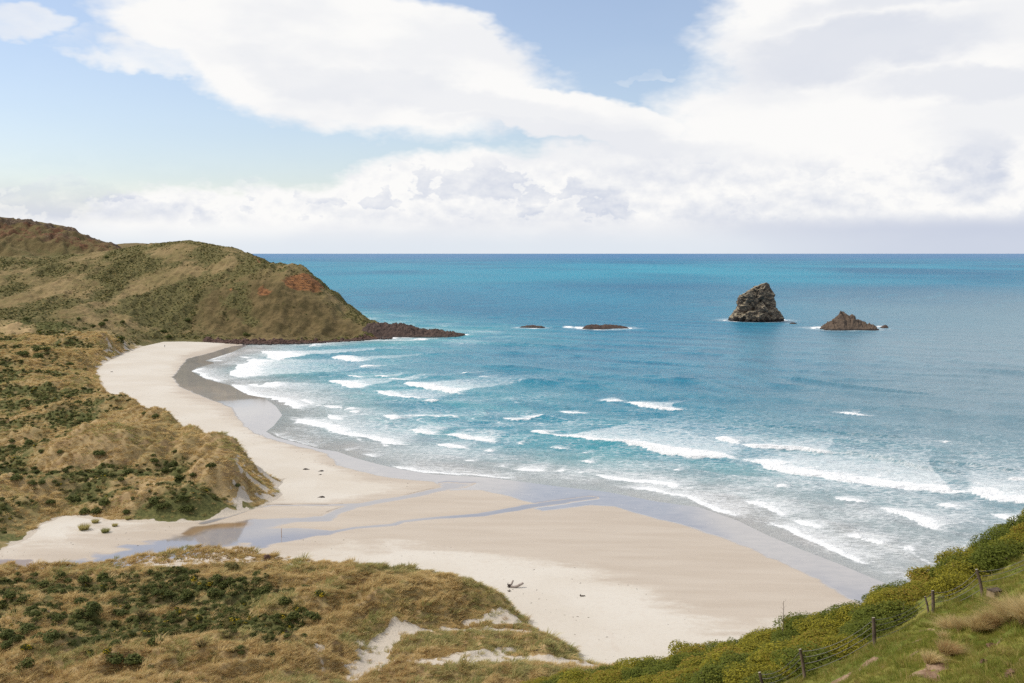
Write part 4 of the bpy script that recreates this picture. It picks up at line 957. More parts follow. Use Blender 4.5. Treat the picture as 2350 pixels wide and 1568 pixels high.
def blades(rng, n, r, h, w, lean=.5, wind=.4, segs=3, droop=.6, spread=1.0):
    """a tuft of bent, tapering blades: vertices, quads, per-blade random"""
    a = rng.uniform(0, 2 * np.pi, n); rr = r * np.sqrt(rng.uniform(0, 1, n))
    bx, by = rr * np.cos(a), rr * np.sin(a)
    out = a + rng.normal(0, .6, n); ln = h * rng.uniform(.55, 1.1, n)
    lx = lean * spread * np.cos(out) * (rr / r * .8 + .2) + wind; ly = lean * spread * np.sin(out) * (rr / r * .8 + .2)
    sa = rng.uniform(0, 2 * np.pi, n); wx, wy = np.cos(sa) * w * .5, np.sin(sa) * w * .5
    V, Q = [], []
    for k in range(segs + 1):
        f = k / segs; hz = ln * (f - droop * .45 * f ** 2.2 * np.minimum(1.2, np.hypot(lx, ly)))
        cx = bx + lx * ln * f ** 1.6; cy = by + ly * ln * f ** 1.6
        ww = (1 - f) ** .8 * .95 + .05
        V.append(np.stack([cx - wx * ww, cy - wy * ww, hz], -1)); V.append(np.stack([cx + wx * ww, cy + wy * ww, hz], -1))
    V = np.stack(V, 1).reshape(-1, 3); m = 2 * (segs + 1); b = np.arange(n) * m
    for k in range(segs): Q.append(np.stack([b + 2 * k, b + 2 * k + 1, b + 2 * k + 3, b + 2 * k + 2], -1))
    return V, np.concatenate(Q), np.repeat(rng.uniform(0, 1, n), m)
def leaves(rng, n, lobes, size, up=.35, elong=1.0):
    """small leaf faces over a cluster of lobes; lobes: cx, cy, cz, rx, rz"""
    L = np.array(lobes); wgt = L[:, 3] ** 2; k = rng.choice(len(L), n, p=wgt / wgt.sum())
    d = rng.normal(size=(n, 3)); d[:, 2] = np.abs(d[:, 2]) * .9 - .12; d /= np.linalg.norm(d, axis=1)[:, None]
    rad_ = 1 - np.abs(rng.normal(0, .13, n)) + rng.normal(0, .05, n)
    c = L[k, :3] + d * np.stack([L[k, 3], L[k, 3], L[k, 4]], -1) * rad_[:, None]
    nrm = d + rng.normal(0, .55, (n, 3)) + [0, 0, up]; nrm /= np.linalg.norm(nrm, axis=1)[:, None]
    t1 = np.cross(nrm, rng.normal(size=(n, 3))); t1 /= np.linalg.norm(t1, axis=1)[:, None]; t2 = np.cross(nrm, t1)
    s = (size * rng.uniform(.6, 1.25, n))[:, None]
    q = np.stack([c - t1 * s * elong, c + t2 * s * .55, c + t1 * s * elong, c - t2 * s * .55], 1).reshape(-1, 3)
    q[:, 2] = np.maximum(q[:, 2], -.05)
    return q, np.arange(4 * n).reshape(-1, 4), np.repeat(rng.uniform(0, 1, n), 4)
def merge(parts):
    """[(V, Q, lr, material index)] -> one mesh's arrays"""
    Vs, Qs, ls, ms, o = [], [], [], [], 0
    for V, Q, l, m in parts:
        Vs.append(V); Qs.append(Q + o); ls.append(l); ms.append(np.full(len(Q), m)); o += len(V)
    return np.concatenate(Vs), np.concatenate(Qs), np.concatenate(ls), np.concatenate(ms)
def tube(pts, radii, sides=6, cap=True):
    P = np.array(pts, float); R = np.array(radii, float); n = len(P); V = []
    T = np.gradient(P, axis=0); T /= np.linalg.norm(T, axis=1)[:, None]
    ref = np.array([0, 0, 1.]) if abs(T[0, 2]) < .9 else np.array([1., 0, 0])
    for i in range(n):
        a = np.cross(T[i], ref); a /= np.linalg.norm(a); b = np.cross(a, T[i])
        for k in range(sides):
            g = 2 * np.pi * k / sides; V.append(P[i] + R[i] * (a * math.cos(g) + b * math.sin(g)))
    Q = []
    for i in range(n - 1):
        for k in range(sides):
            k2 = (k + 1) % sides; Q.append((i * sides + k, i * sides + k2, (i + 1) * sides + k2, (i + 1) * sides + k))
    if cap:
        for i in (0, n - 1):
            V.append(P[i]); c = len(V) - 1
            for k in range(0, sides, 1):
                k2 = (k + 1) % sides; Q.append((c, i * sides + k, i * sides + k2, c) if False else (i * sides + k, i * sides + k2, c, c))
    return np.array(V), np.array(Q)
def tube_clean(pts, radii, sides=6):
    return tube(pts, radii, sides, False)
def twigs(rng, n, r, h, w):
    parts = []
    for _ in range(n):
        a = rng.uniform(0, 6.28); rr = rng.uniform(.1, .8) * r
        p0 = np.array([math.cos(a) * rr * .3, math.sin(a) * rr * .3, 0]); p2 = np.array([math.cos(a) * rr, math.sin(a) * rr, h * rng.uniform(.5, .95)])
        p1 = (p0 + p2) / 2 + rng.normal(0, .12, 3) * r
        V, Q = tube_clean([p0, p1, p2], [w, w * .7, w * .35], 5); parts.append((V, Q, np.zeros(len(V)), 0))
    return merge(parts)
def pmesh(name, arr, mats):
    V, Q, l, mi = arr
    return mesh_np(name, V, Q, mats, dict(lr=l), smooth=False, matidx=mi, link=False)
def proto(name, me):
    o = bpy.data.objects.new(name, me); PROTO.objects.link(o); return o
def dome(rng, r, h, n):
    out = [(0, 0, h * .25, r * .75, h * .75)]
    for _ in range(n):
        a = rng.uniform(0, 6.28); q = rng.uniform(.25, .75) * r
        out.append((math.cos(a) * q, math.sin(a) * q, h * rng.uniform(.12, .45), r * rng.uniform(.28, .5), h * rng.uniform(.3, .55)))
    return out

RG = np.random.default_rng(21)
def grass_proto(i, mat, n, r, h, w, wind): return pmesh('grass_clump', merge([blades(RG, n, r, h, w, .75, wind, 3, .8) + (0,)]), [mat])
marram = [grass_proto(i, m_marram, 54, .50, .62, .055, .70) for i in range(3)] + [grass_proto(3, m_marramg, 54, .50, .62, .055, .70)]
def bush_arr(r, h, n, size, fl=None, nf=0, seed=0):
    g = np.random.default_rng(seed); lob = dome(g, r, h, 6); ps = [leaves(g, n, lob, size) + (0,)]
    if nf:
        L2 = [(a, b, c, d * 1.03, e * 1.05) for a, b, c, d, e in lob[1:5]]
        ps.append(leaves(g, nf, L2, size * 1.05) + (1,))
    return merge(ps)
bush_dark = [pmesh('shrub', bush_arr(1.0, 1.15, 420, .17, seed=s), [m_dark]) for s in (1, 2, 3)]
bush_olive = [pmesh('shrub', bush_arr(1.1, .75, 380, .16, seed=s), [m_oliv]) for s in (4, 5)]
bush_gorse = [pmesh('gorse', bush_arr(1.0, .95, 380, .15, 1, 170, seed=s), [m_gorse, m_flower]) for s in (6, 7)]
bush_mauve = [pmesh('flowering_mat', bush_arr(.7, .35, 120, .14, 1, 60, seed=8), [m_oliv, m_pink])]
flax = [pmesh('flax', merge([blades(np.random.default_rng(s), 90, .35, 1.7, .10, .95, .1, 3, .7) + (0,)]), [m_flax]) for s in (9, 10)]

def scatter(name, meshes, pts, sc, rot, idx, label, tilt=None):
    """one object of uncountable plants: instances of the library meshes on computed points"""
    col = bpy.data.collections.new(name + '_library')
    for i, me in enumerate(meshes):
        o = bpy.data.objects.new('%s_%02d' % (name, i), me); col.objects.link(o)
    me = bpy.data.meshes.new(name); n = len(pts)
    me.vertices.add(n); me.vertices.foreach_set('co', np.asarray(pts, np.float32).ravel())
    a = me.attributes.new('s', 'FLOAT_VECTOR', 'POINT'); a.data.foreach_set('vector', np.asarray(sc, np.float32).ravel())
    a = me.attributes.new('r', 'FLOAT_VECTOR', 'POINT'); a.data.foreach_set('vector', np.asarray(rot, np.float32).ravel())
    a = me.attributes.new('k', 'INT', 'POINT'); a.data.foreach_set('value', np.asarray(idx, np.int32))
    o = put(bpy.data.objects.new(name, me))
    g = bpy.data.node_groups.new(name + '_scatter', 'GeometryNodeTree')
    g.interface.new_socket('Geometry', in_out='INPUT', socket_type='NodeSocketGeometry'); g.interface.new_socket('Geometry', in_out='OUTPUT', socket_type='NodeSocketGeometry')
    N = g.nodes.new; gi, go, ip, ci = N('NodeGroupInput'), N('NodeGroupOutput'), N('GeometryNodeInstanceOnPoints'), N('GeometryNodeCollectionInfo')
    ci.inputs[0].default_value = col; ci.inputs['Separate Children'].default_value = True; ci.inputs['Reset Children'].default_value = True
    def at(nm, dt):
        q = N('GeometryNodeInputNamedAttribute'); q.data_type = dt; q.inputs[0].default_value = nm; return q.outputs[0]
    L = g.links.new
    L(gi.outputs[0], ip.inputs['Points']); L(ci.outputs[0], ip.inputs['Instance']); ip.inputs['Pick Instance'].default_value = True
    L(at('k', 'INT'), ip.inputs['Instance Index']); L(at('s', 'FLOAT_VECTOR'), ip.inputs['Scale'])
    e2r = N('FunctionNodeEulerToRotation'); L(at('r', 'FLOAT_VECTOR'), e2r.inputs[0]); L(e2r.outputs[0], ip.inputs['Rotation'])
    L(ip.outputs[0], go.inputs[0])
    md = o.modifiers.new('scatter', 'NODES'); md.node_group = g
    return tag(o, label, kind='stuff')
def fan_points(rng, n, r0, r1, y0, y1):
    """even random points over the fan-shaped ground in view"""
    y = np.sqrt(rng.uniform(y0 ** 2, y1 ** 2, n)); return rng.uniform(r0, r1, n) * y, y
def rots(rng, n, z0, zs, tilt=.15): return np.stack([rng.normal(0, tilt, n), rng.normal(0, tilt, n), z0 + rng.normal(0, zs, n)], -1)
def vec3(s, h): return np.stack([s, s, s * h], -1)

# --- grass of the near dunes
WIND = -.25
def veg_near(x, y):
    s_ = sandy(x, y) + 1.3 * fbm(x / 2.6, y / 2.6, 3, seed=102) + .1
    return ss(s_, .5, -.5) * ss(sdist(x, y, NEAR_POLY) + 1.2 * fbm(x / 4, y / 4, 3, seed=103), .6, 2.0)
x, y = fan_points(RNG, 70000, -.60, .12, 118, 238)
vg = veg_near(x, y); sh = near_shrub(x, y); k = ((vg > RNG.uniform(.25, .9, len(x))) | ((RNG.uniform(0, 1, len(x)) < .05) & (sdist(x, y, NEAR_POLY) > 0))) & (RNG.uniform(0, 1, len(x)) > ss(sh, .36, .62) * .85)
x, y = x[k], y[k]; z = near(x, y) - .06; n = len(x)
green = ss(fbm(x / 15, y / 15, 3, seed=111) + .5 * ss(x / y, -.2, -.05), .05, .5)
ki = np.where(RNG.uniform(0, 1, n) < green * .65 + .04, 3, RNG.integers(0, 3, n)); sc_ = RNG.uniform(.55, 1.15, n) * np.where(RNG.uniform(0, 1, n) < .07, RNG.uniform(1.5, 2.1, n), 1)
scatter('dune_grass', marram, np.stack([x, y, z], -1), vec3(sc_, RNG.uniform(.75, 1.15, n)), rots(RNG, n, WIND, .55), ki, 'windswept straw and olive grass over the near dunes')
# --- grass of the left dunes
x, y = fan_points(RNG, 150000, -.60, -.19, 232, 700)
dlp = sdist(x, y, LAND_POLY); vg = ss(dlp + 1.6 * fbm(x / 6, y / 6, 3, seed=84), .2, 2.6)
tipd = ss(np.hypot(x - pix(640, 1105, 4)[0], (y - pix(640, 1105, 4)[1]) * .6), 22, 10)
vg = vg - tipd * .8 * ss(fbm(x / 4, y / 4, 3, seed=87), .0, .3)
vg = vg - ss(dlp + 4 * fbm(x / 12, y / 12, 2, seed=85), 15, 4) * ss(y, 560, 620) * ss(x / y, -.30, -.34) * .65 * ss(fbm(x / 5, y / 9, 3, seed=86), -.15, .25)
sh = shrub_field(x, y)
k = (vg > .55) & (RNG.uniform(0, 1, len(x)) > ss(sh, .36, .60) * .9) & (RNG.uniform(0, 1, len(x)) < np.clip(420 / y, .35, 1))
x, y = x[k], y[k]; z = land(x, y) - .06; n = len(x)
green = ss(fbm(x / 22, y / 22, 3, seed=112), .15, .55)
ki = np.where(RNG.uniform(0, 1, n) < green * .5 + .04, 3, RNG.integers(0, 3, n)); sc_ = RNG.uniform(.65, 1.25, n) * np.where(RNG.uniform(0, 1, n) < .07, RNG.uniform(1.5, 2.1, n), 1) * (1 + .5 * ss(y, 350, 650))
scatter('dune_grass', marram, np.stack([x, y, z], -1), vec3(sc_, RNG.uniform(.6, .95, n)), rots(RNG, n, WIND, .6), ki, 'straw-coloured grass over the left dunes')
# --- low scrub of the dunes and the headland
px_, py_ = fan_points(RNG, 26000, -.60, .02, 125, 236); sh = near_shrub(px_, py_)
k = (sh > RNG.uniform(.34, .62, len(px_))) & (veg_near(px_, py_) > .6)
px_, py_ = px_[k], py_[k]; pz_ = near(px_, py_) - .1; n = len(px_)
r_ = RNG.uniform(0, 1, n); patchn = fbm(px_ / 9, py_ / 9, 2, seed=113)
ki = np.where(r_ < .52, RNG.integers(0, 3, n), np.where(r_ < .84, RNG.integers(3, 5, n), np.where((r_ < .92) & (patchn > .05), RNG.integers(5, 7, n), np.where(r_ < .955, 7, RNG.integers(8, 10, n)))))
sc_ = RNG.uniform(.35, .8, n)
scatter('dune_scrub', bush_dark + bush_olive + bush_gorse + bush_mauve + flax, np.stack([px_, py_, pz_], -1), vec3(sc_, RNG.uniform(.6, .95, n)), rots(RNG, n, 0, 2), ki, 'low green scrub in the hollows of the near dunes')
px_, py_ = fan_points(RNG, 60000, -.60, -.19, 235, 720); sh = shrub_field(px_, py_)
k = (sh > RNG.uniform(.36, .66, len(px_))) & (sdist(px_, py_, LAND_POLY) > 6) & (RNG.uniform(0, 1, len(px_)) < np.clip(380 / py_, .4, 1))
px_, py_ = px_[k], py_[k]; pz_ = land(px_, py_) - .1; n = len(px_); r_ = RNG.uniform(0, 1, n)
ki = np.where(r_ < .45, RNG.integers(0, 3, n), np.where(r_ < .93, RNG.integers(3, 5, n), np.where(r_ < .96, RNG.integers(5, 7, n), RNG.integers(8, 10, n))))
sc_ = RNG.uniform(.45, 1.0, n) * (1 + .6 * ss(py_, 400, 700))
scatter('dune_scrub', bush_dark + bush_olive + bush_gorse + bush_mauve + flax, np.stack([px_, py_, pz_], -1), vec3(sc_, RNG.uniform(.5, .85, n)), rots(RNG, n, 0, 2), ki, 'low green scrub in the hollows of the left dunes')
px_, py_ = fan_points(RNG, 120000, -.60, -.14, 690, 1060); fs = shrub_field(px_, py_)
inpas = sdist(px_, py_, pasP) > 4; indark = np.max([sdist(px_, py_, q) for q in darkP], 0) + 7 * fbm(px_ / 14, py_ / 14, 2, seed=115) > 0; intan = np.max([sdist(px_, py_, q) for q in tanP], 0) > -2
fs = np.where(indark, .62, np.where(inpas, fs * .22 + .06, np.where(intan, fs * .3 + .1, fs))) + .22 * fbm(px_ / 12, py_ / 12, 3, seed=116)
k = (fs > RNG.uniform(.25, 1.0, len(px_))) & (sdist(px_, py_, LAND_POLY) > 7) & (np.max([sdist(px_, py_, q) for q in rustP], 0) < 1)
px_, py_, fs = px_[k], py_[k], fs[k]; pz_ = land(px_, py_) - .2; n = len(px_); sc_ = RNG.uniform(.35, 1.0, n)
r_ = RNG.uniform(0, 1, n); ki = np.where(r_ < .18, RNG.integers(0, 3, n), np.where(r_ < .72, RNG.integers(3, 5, n), RNG.integers(5, 8, n)))
scatter('headland_scrub', bush_dark + bush_olive + marram[:3], np.stack([px_, py_, pz_], -1), vec3(sc_ * np.where(ki > 4, 1.5, 1), RNG.uniform(.45, .8, n)), rots(RNG, n, 0, 2), ki, 'rough scrub over the far headland')

# ================================================================== single bushes that stand out
def Z6(p): return [(.32 * x, 1250 + .32 * y) for x, y in p]
def Z1(p): return [(.28 * x, 470 + .28 * y) for x, y in p]
def lone(name, meshes, uv, fn, y0, y1, s0, s1, hs, label, cat, group, sink=.12, zones=None):
    for i, (u, v) in enumerate(uv):
        x, y, z = hit(u, v, fn, y0, y1)
        if not -.61 < x / y < .61: continue
        o = put(bpy.data.objects.new(name, meshes[i % len(meshes)])); sc = random.uniform(s0, s1)
        o.location = (x, y + sc * .5, float(fn(np.array([x]), np.array([y + sc * .5]))[0]) - sink); o.scale = (sc * random.uniform(.9, 1.2), sc, sc * hs * random.uniform(.85, 1.15)); o.rotation_euler = (0, 0, random.uniform(0, 6.28))
        if zones:
            size = 'large' if sc > (s0 + s1) / 2 else 'small'
            row = [n_ for lim, n_ in zones[0] if v < lim][0]; colm = [n_ for lim, n_ in zones[1] if u < lim][0]
            tag(o, '%s %s, %s, %s' % (size, label, row, colm), cat, '%s, %s %s, %s' % (group, size, row, colm))
        else: tag(o, label, cat, group)
NB = (near, 120, 245); LB = (land, 232, 1000)
lone('shrub', bush_dark, Z6([(70, 400), (160, 400), (230, 230), (420, 230), (590, 275), (730, 265), (1100, 360), (1200, 390), (1310, 430), (1520, 380), (1640, 300), (1550, 262), (1880, 370), (2200, 530), (2160, 500), (180, 640), (40, 690), (100, 710), (350, 700), (560, 440), (680, 710), (820, 720), (960, 860), (810, 890), (180, 870), (410, 570), (620, 530),
     (1100, 730), (2040, 440), (640, 490), (860, 530), (480, 280), (1430, 330), (1250, 420), (2100, 560), (2250, 560), (300, 300), (1340, 395), (1120, 370), (1600, 330), (940, 880), (30, 760), (270, 690)]), *NB, 1.0, 1.7, .85, 'dark green bush in the near dunes', 'bush', 'dark near-dune bushes', zones=([(1352, 'back rows by the stream'), (1410, 'middle of the hollow'), (9999, 'front rows')], [(150, 'left picture edge'), (330, 'left half'), (500, 'mid hollow'), (9999, 'right end')]))
lone('gorse', bush_gorse, Z6([(1390, 262), (1450, 295), (1300, 475), (1690, 555), (2020, 530), (1870, 640), (2290, 370), (2080, 600), (2120, 470), (170, 760), (760, 780), (640, 805), (1180, 345), (1060, 640), (1340, 450), (1500, 310), (940, 670), (1540, 350)]), *NB, .7, 1.15, .9, 'yellow-flowered gorse in the near dunes', 'bush', 'near-dune gorse', zones=([(1352, 'back rows by the stream'), (1410, 'middle of the hollow'), (9999, 'front rows')], [(150, 'left picture edge'), (330, 'left half'), (500, 'mid hollow'), (9999, 'right end')]))
lone('flax', flax, Z6([(870, 440), (1010, 540), (1620, 690), (1440, 750), (1640, 450), (1240, 455)]), *NB, 1.0, 1.4, .8, 'spiky brown flax clump among the near dune scrub', 'flax', 'flax clumps in the near dunes')
lone('flowering_mat', bush_mauve, Z6([(420, 590), (410, 630), (330, 550), (1070, 890), (780, 960), (1150, 340), (60, 320), (1900, 650)]) + [(1108, 1487), (1130, 1489), (1085, 1488)], *NB, .8, 1.2, .8, 'mat of mauve flowers in the near dunes', 'flowers', 'mauve flower mats', zones=([(1352, 'back rows by the stream'), (1440, 'middle of the hollow'), (9999, 'front rows')], [(150, 'left picture edge'), (500, 'left half'), (900, 'by the sandy hollow'), (9999, 'on the lowest dune')]))
lone('shrub', bush_dark, Z4([(75, 530), (190, 285), (320, 230), (490, 215), (555, 250), (330, 290), (630, 385), (1470, 435), (290, 610), (430, 628), (15, 660), (1100, 695), (1240, 690), (860, 810), (790, 715), (920, 765), (290, 850), (350, 985), (110, 820), (1180, 750), (1510, 728), (1140, 1020), (1360, 1020), (1300, 960), (1270, 810), (1380, 790), (700, 655), (220, 850), (60, 350), (1700, 860), (1030, 330), (1110, 360), (200, 550), (1100, 1000), (1190, 1010), (1330, 1040), (600, 1050), (680, 1050), (900, 1050), (70, 570), (60, 250), (520, 960), (740, 1000)]), *LB, 1.1, 2.1, .8, 'dark green bush on the left dunes', 'bush', 'dark left-dune bushes', zones=([(960, 'far rows'), (1080, 'beside the big tan dune'), (9999, 'front rows above the sand')], [(120, 'left picture edge'), (300, 'left'), (9999, 'towards the beach')]))
lone('shrub', bush_dark, Z1([(1000, 965), (1530, 960), (1335, 1050), (1375, 1098), (990, 1108), (860, 955), (240, 465), (870, 398), (180, 1250), (300, 1265), (560, 1320), (370, 1195), (300, 1215), (210, 940), (640, 945), (690, 1025), (760, 1005), (830, 1000)]), *LB, 2.2, 3.6, .8, 'dark bush on the slopes below the headland', 'bush', 'far slope bushes', sink=.3, zones=([(690, 'high on the slope'), (770, 'mid slope'), (9999, 'low above the beach')], [(150, 'left'), (290, 'centre'), (9999, 'nearest the headland')]))
lone('shrub', bush_dark, [(2010 * .28, 470 + 1082 * .28)], *LB, 3.0, 3.2, .8, 'lone green bush low on the bare headland slope above the shore boulders', 'bush', None, sink=.3)
lone('shrub', bush_olive, [(530, 1306)], *NB, 1.5, 1.6, 1.3, 'round dark brown bush near the stream edge of the near dunes', 'bush', None)
# lone grass tufts on open sand
tuft_green = pmesh('grass_tuft', merge([blades(np.random.default_rng(91), 420, .42, .75, .045, .7, .25, 3, .8) + (0,)]), [m_marramg])
for (u, v), sc, lb in [((192, 1216), 3.2, 'largest lone grass tuft on the pale sand below the left dunes'), ((241, 1222), 2.4, 'drooping lone grass tuft rightmost but one on the pale sand'), ((263, 1208), 1.7, 'smallest lone grass tuft on the pale sand, right of the drooping one'), ((218, 1200), 2.2, 'grass tuft at the dune foot between two lone tufts'), ((293, 1194), 1.8, 'grass tuft at the dune foot right of the lone tufts on the sand')]:
    x, y = on_beach(u, v)
    m_ = max(float(land(np.array([x]), np.array([y]))[0]), float(beach0(np.array([x]), np.array([y]))[0]))
    o = put(bpy.data.objects.new('grass_tuft', tuft_green)); o.location = (x, y, m_ - .08); o.scale = (sc * .75, sc * .75, sc * .8); o.rotation_euler = (0, 0, WIND)
    tag(o, lb, 'grass tuft')

# ================================================================== rocks in the sea
def spin_rock(name, left, right, D, depth, mat, amp, label, cat, seed, gashes=(), rows=110, segs=170):
    """a rock raised ring by ring between a left and a right outline (picture points at distance D)"""
    L = np.array([pixd(u, v, D) for u, v in left]); R = np.array([pixd(u, v, D) for u, v in right])
    zt = min(L[:, 2].max(), R[:, 2].max()); zz = np.concatenate([[-3.0], np.linspace(-.5, zt, rows - 1)])
    o = np.argsort(L[:, 2]); lx = np.interp(zz, L[o, 2], L[o, 0]); o = np.argsort(R[:, 2]); rx = np.interp(zz, R[o, 2], R[o, 0])
    a = np.linspace(0, 2 * np.pi, segs, endpoint=False)
    hw = np.maximum(.15, (rx - lx) / 2)[:, None]; cx = ((rx + lx) / 2)[:, None]
    ca, sa = np.cos(a)[None], np.sin(a)[None]
    ex = np.sign(ca) * np.abs(ca) ** .95; ey = np.sign(sa) * np.abs(sa) ** .95
    frac = np.clip((zz[:, None] - 0) / zt, 0, 1)
    x = cx + hw * ex; dp = depth * (1 - frac) ** .75 + .15; y = D + dp * .9 + dp * ey + frac * 0
    z = zz[:, None] + 0 * a[None]
    nx, ny = ca, sa
    s = amp
    dsp = s * (fbm3(x / 9, y / 9, z / 13, 4, .55, seed, True) - .75) * .9 + s * .75 * fbm3(x / 5, y / 5, z / 5, 3, .6, seed + 9)
    dsp = dsp - dsp.mean() - .25 * s
    for (u0, v0), (u1, v1), w, dep in gashes:
        p0, p1 = np.array(pixd(u0, v0, D))[[0, 2]], np.array(pixd(u1, v1, D))[[0, 2]]
        dd_ = seg_dist(x, z, [p0, p1])[0]; dsp = dsp - dep * np.exp(-(dd_ / w) ** 2) * (sa < .2)
    k = np.clip(hw / 9, .06, 1) * np.abs(np.where(np.abs(ca) > .93, .45, 1))
    x = x + nx * dsp * k; y = y + ny * dsp * k; z = z + .25 * dsp * k * (frac > .02)
    V = np.stack([x, y, z], -1).reshape(-1, 3)
    i = np.arange(rows - 1)[:, None] * segs + np.arange(segs)[None]; j = np.arange(rows - 1)[:, None] * segs + (np.arange(segs)[None] + 1) % segs
    Fq = np.stack([i, j, j + segs, i + segs], -1).reshape(-1, 4)
    top = V[-segs:].mean(0) + [0, 0, .2]; V = np.vstack([V, top]); t_ = np.arange(segs) + (rows - 1) * segs
    cap = np.stack([t_, np.roll(t_, -1), np.full(segs, len(V) - 1), np.full(segs, len(V) - 1)], -1)
    me = bpy.data.meshes.new(name); me.from_pydata([tuple(q) for q in V], [], [tuple(q) for q in Fq] + [tuple(q[:3]) for q in cap]); me.materials.append(mat); me.update()
    return tag(put(bpy.data.objects.new(name, me)), label, cat)
def ST_(p): return [(1649 + .18 * x, 620.4 + .18 * y) for x, y in p]
spin_rock('sea_stack', ST_([(190, 655), (195, 632), (240, 560), (290, 480), (283, 430), (288, 340), (380, 270), (480, 210), (570, 172), (604, 157)]), ST_([(892, 655), (890, 612), (830, 540), (775, 478), (782, 440), (745, 370), (720, 290), (690, 230), (650, 176), (616, 157)]),
          1012, 24, m_stack, 3.0, 'tall pyramid-shaped sea stack of brown rock', 'sea stack', 3,
          [(ST_([(430, 480)])[0], ST_([(560, 370)])[0], 1.6, 3.2), (ST_([(545, 370)])[0], ST_([(660, 490)])[0], 1.5, 3.4), (ST_([(260, 570)])[0], ST_([(440, 490)])[0], 1.4, 2.4), (ST_([(590, 530)])[0], ST_([(720, 600)])[0], 1.4, 2.0), (ST_([(300, 350)])[0], ST_([(420, 360)])[0], .9, 1.6)])
def ridge_rock(name, sil, D, depth, mat, amp, label, cat, seed, nx=120, ny=60, flat=2.0):
    """a low rock from its skyline (picture points at distance D)"""
    S = np.array([pixd(u, v, D) for u, v in sil]); x = np.linspace(S[0, 0], S[-1, 0], nx)[:, None]; yd = np.linspace(-1, 1, ny)[None]
    h = np.interp(x, S[:, 0], S[:, 2]); e = np.clip(np.minimum(x - S[0, 0], S[-1, 0] - x) / (.16 * (S[-1, 0] - S[0, 0])), 0, 1) ** .6
    dp = depth * (.25 + .75 * e); X = x + 0 * yd + amp * .5 * fbm(x / 3 + seed, yd * 2, 2, seed=seed); Y = D + dp * yd
    n = fbm3(X / 6, Y / 6, h / 5 + 0 * yd, 4, .6, seed, True) - .7
    Z = (h + 1.0) * (1 - np.abs(yd) ** flat) - 1.0 + amp * n * (1 - yd ** 2) * np.clip((h + .5) / 3, .25, 1) + amp * .25 * fbm(X / 1.3, Y / 1.3, 3, seed=seed)
    Z = np.where(np.abs(yd) > .995, -1.5, Z); Z[0] = Z[-1] = -1.5
    return tag(mesh_np(name, np.stack([X, Y, Z], -1).reshape(-1, 3), grid_faces(nx, ny)[:, ::-1], mat, smooth=False), label, cat)

ridge_rock('sea_stack', ST_([(1290, 760), (1310, 748), (1380, 703), (1460, 655), (1520, 600), (1535, 556), (1552, 550), (1585, 562), (1640, 602), (1664, 600), (1672, 572), (1700, 578), (1720, 605), (1760, 650), (1830, 688), (1950, 716), (2015, 738), (2030, 760)]), 912, 15, m_stack2, 2.6, 'low jagged sea stack with two rocky horns', 'sea stack', 31, 150, 70, 1.5)
ridge_rock('sea_rock', ST_([(2062, 742), (2075, 722), (2100, 706), (2125, 696), (2150, 712), (2165, 730)]), 930, 4, m_reef, .5, 'small slanting rock off the tip of the low jagged stack', 'rock', 33, 40, 24)
ridge_rock('sea_rock', ST_([(895, 690), (920, 672), (945, 668), (975, 672), (1005, 684)]), 985, 4, m_reef, .5, 'tiny dark rock awash right of the tall stack', 'rock', 35, 40, 24)
ridge_rock('reef_rock', [(1188, 754), (1196, 750), (1210, 748), (1225, 747.5), (1240, 748.5), (1250, 751), (1253, 755)], 938, 6, m_reef, .7, 'small flat dark reef rock between the headland point and the longer reef', 'rock', 37, 90, 36)
ridge_rock('reef_rock', [(1334, 757), (1340, 751), (1352, 747), (1366, 746), (1378, 748), (1392, 746), (1410, 747), (1425, 749), (1440, 752), (1447, 756)], 922, 8, m_reef, .8, 'long flat dark reef rock in the middle of the bay', 'rock', 39, 120, 40)
ridge_rock('rocky_point', [(815, 775), (845, 746), (862, 743), (900, 745), (930, 746), (942, 749), (955, 756), (985, 760), (1000, 759), (1015, 762), (1030, 764), (1045, 765.5), (1062, 768), (1070, 772)], 842, 17, m_reef, 1.6, 'long dark rock point running out from the foot of the headland', 'rocks', 41, 240, 80, 1.7)
ridge_rock('reef_rock', [(800, 784), (815, 780), (850, 779), (880, 779), (905, 780), (930, 781), (945, 783)], 812, 4, m_reef, .5, 'low dark reef shelf in front of the rock point', 'rock', 43, 120, 30)
ridge_rock('reef_rock', [(915, 778), (930, 776), (950, 775), (970, 775.5), (990, 778)], 826, 5, m_reef, .6, 'low dark ledge right of the reef shelf below the rock point', 'rock', 45, 80, 30)
ridge_rock('reef_rock', [(1016, 765), (1040, 764.2), (1055, 764.2), (1068, 766)], 862, 2.5, m_reef, .3, 'thin rock sliver beyond the tip of the rock point', 'rock', 47, 60, 20)
# boulder shore below the headland
def boulder_mesh(seed):
    bm = bmesh.new(); bmesh.ops.create_icosphere(bm, subdivisions=2, radius=1)
    for v in bm.verts:
        p = v.co; n = float(pn3(np.array(p.x * 1.3), np.array(p.y * 1.3), np.array(p.z * 1.3), seed)); v.co = p * (1 + .45 * n); v.co.z *= .75
    me = bpy.data.meshes.new('boulder'); bm.to_mesh(me); bm.free(); me.materials.append(m_boulder); return me
bould = [boulder_mesh(s) for s in (2, 5, 8)]
line = np.array([pix(u, v, .5) for u, v in [(455, 785.5), (480, 786), (540, 788), (600, 789), (700, 787.5), (800, 782), (862, 777), (900, 776)]])
l = np.concatenate([[0], np.cumsum(np.hypot(*(line[1:] - line[:-1]).T))]); n = 2300; q = RNG.uniform(l[1] * .5, l[-1], n)
bx_ = np.interp(q, l, line[:, 0]); by_ = np.interp(q, l, line[:, 1]) + RNG.normal(0, 3.0, n) * np.interp(q, l, [.3, .6, 1, 1, 1, 1, 1, 1]) + 1.5
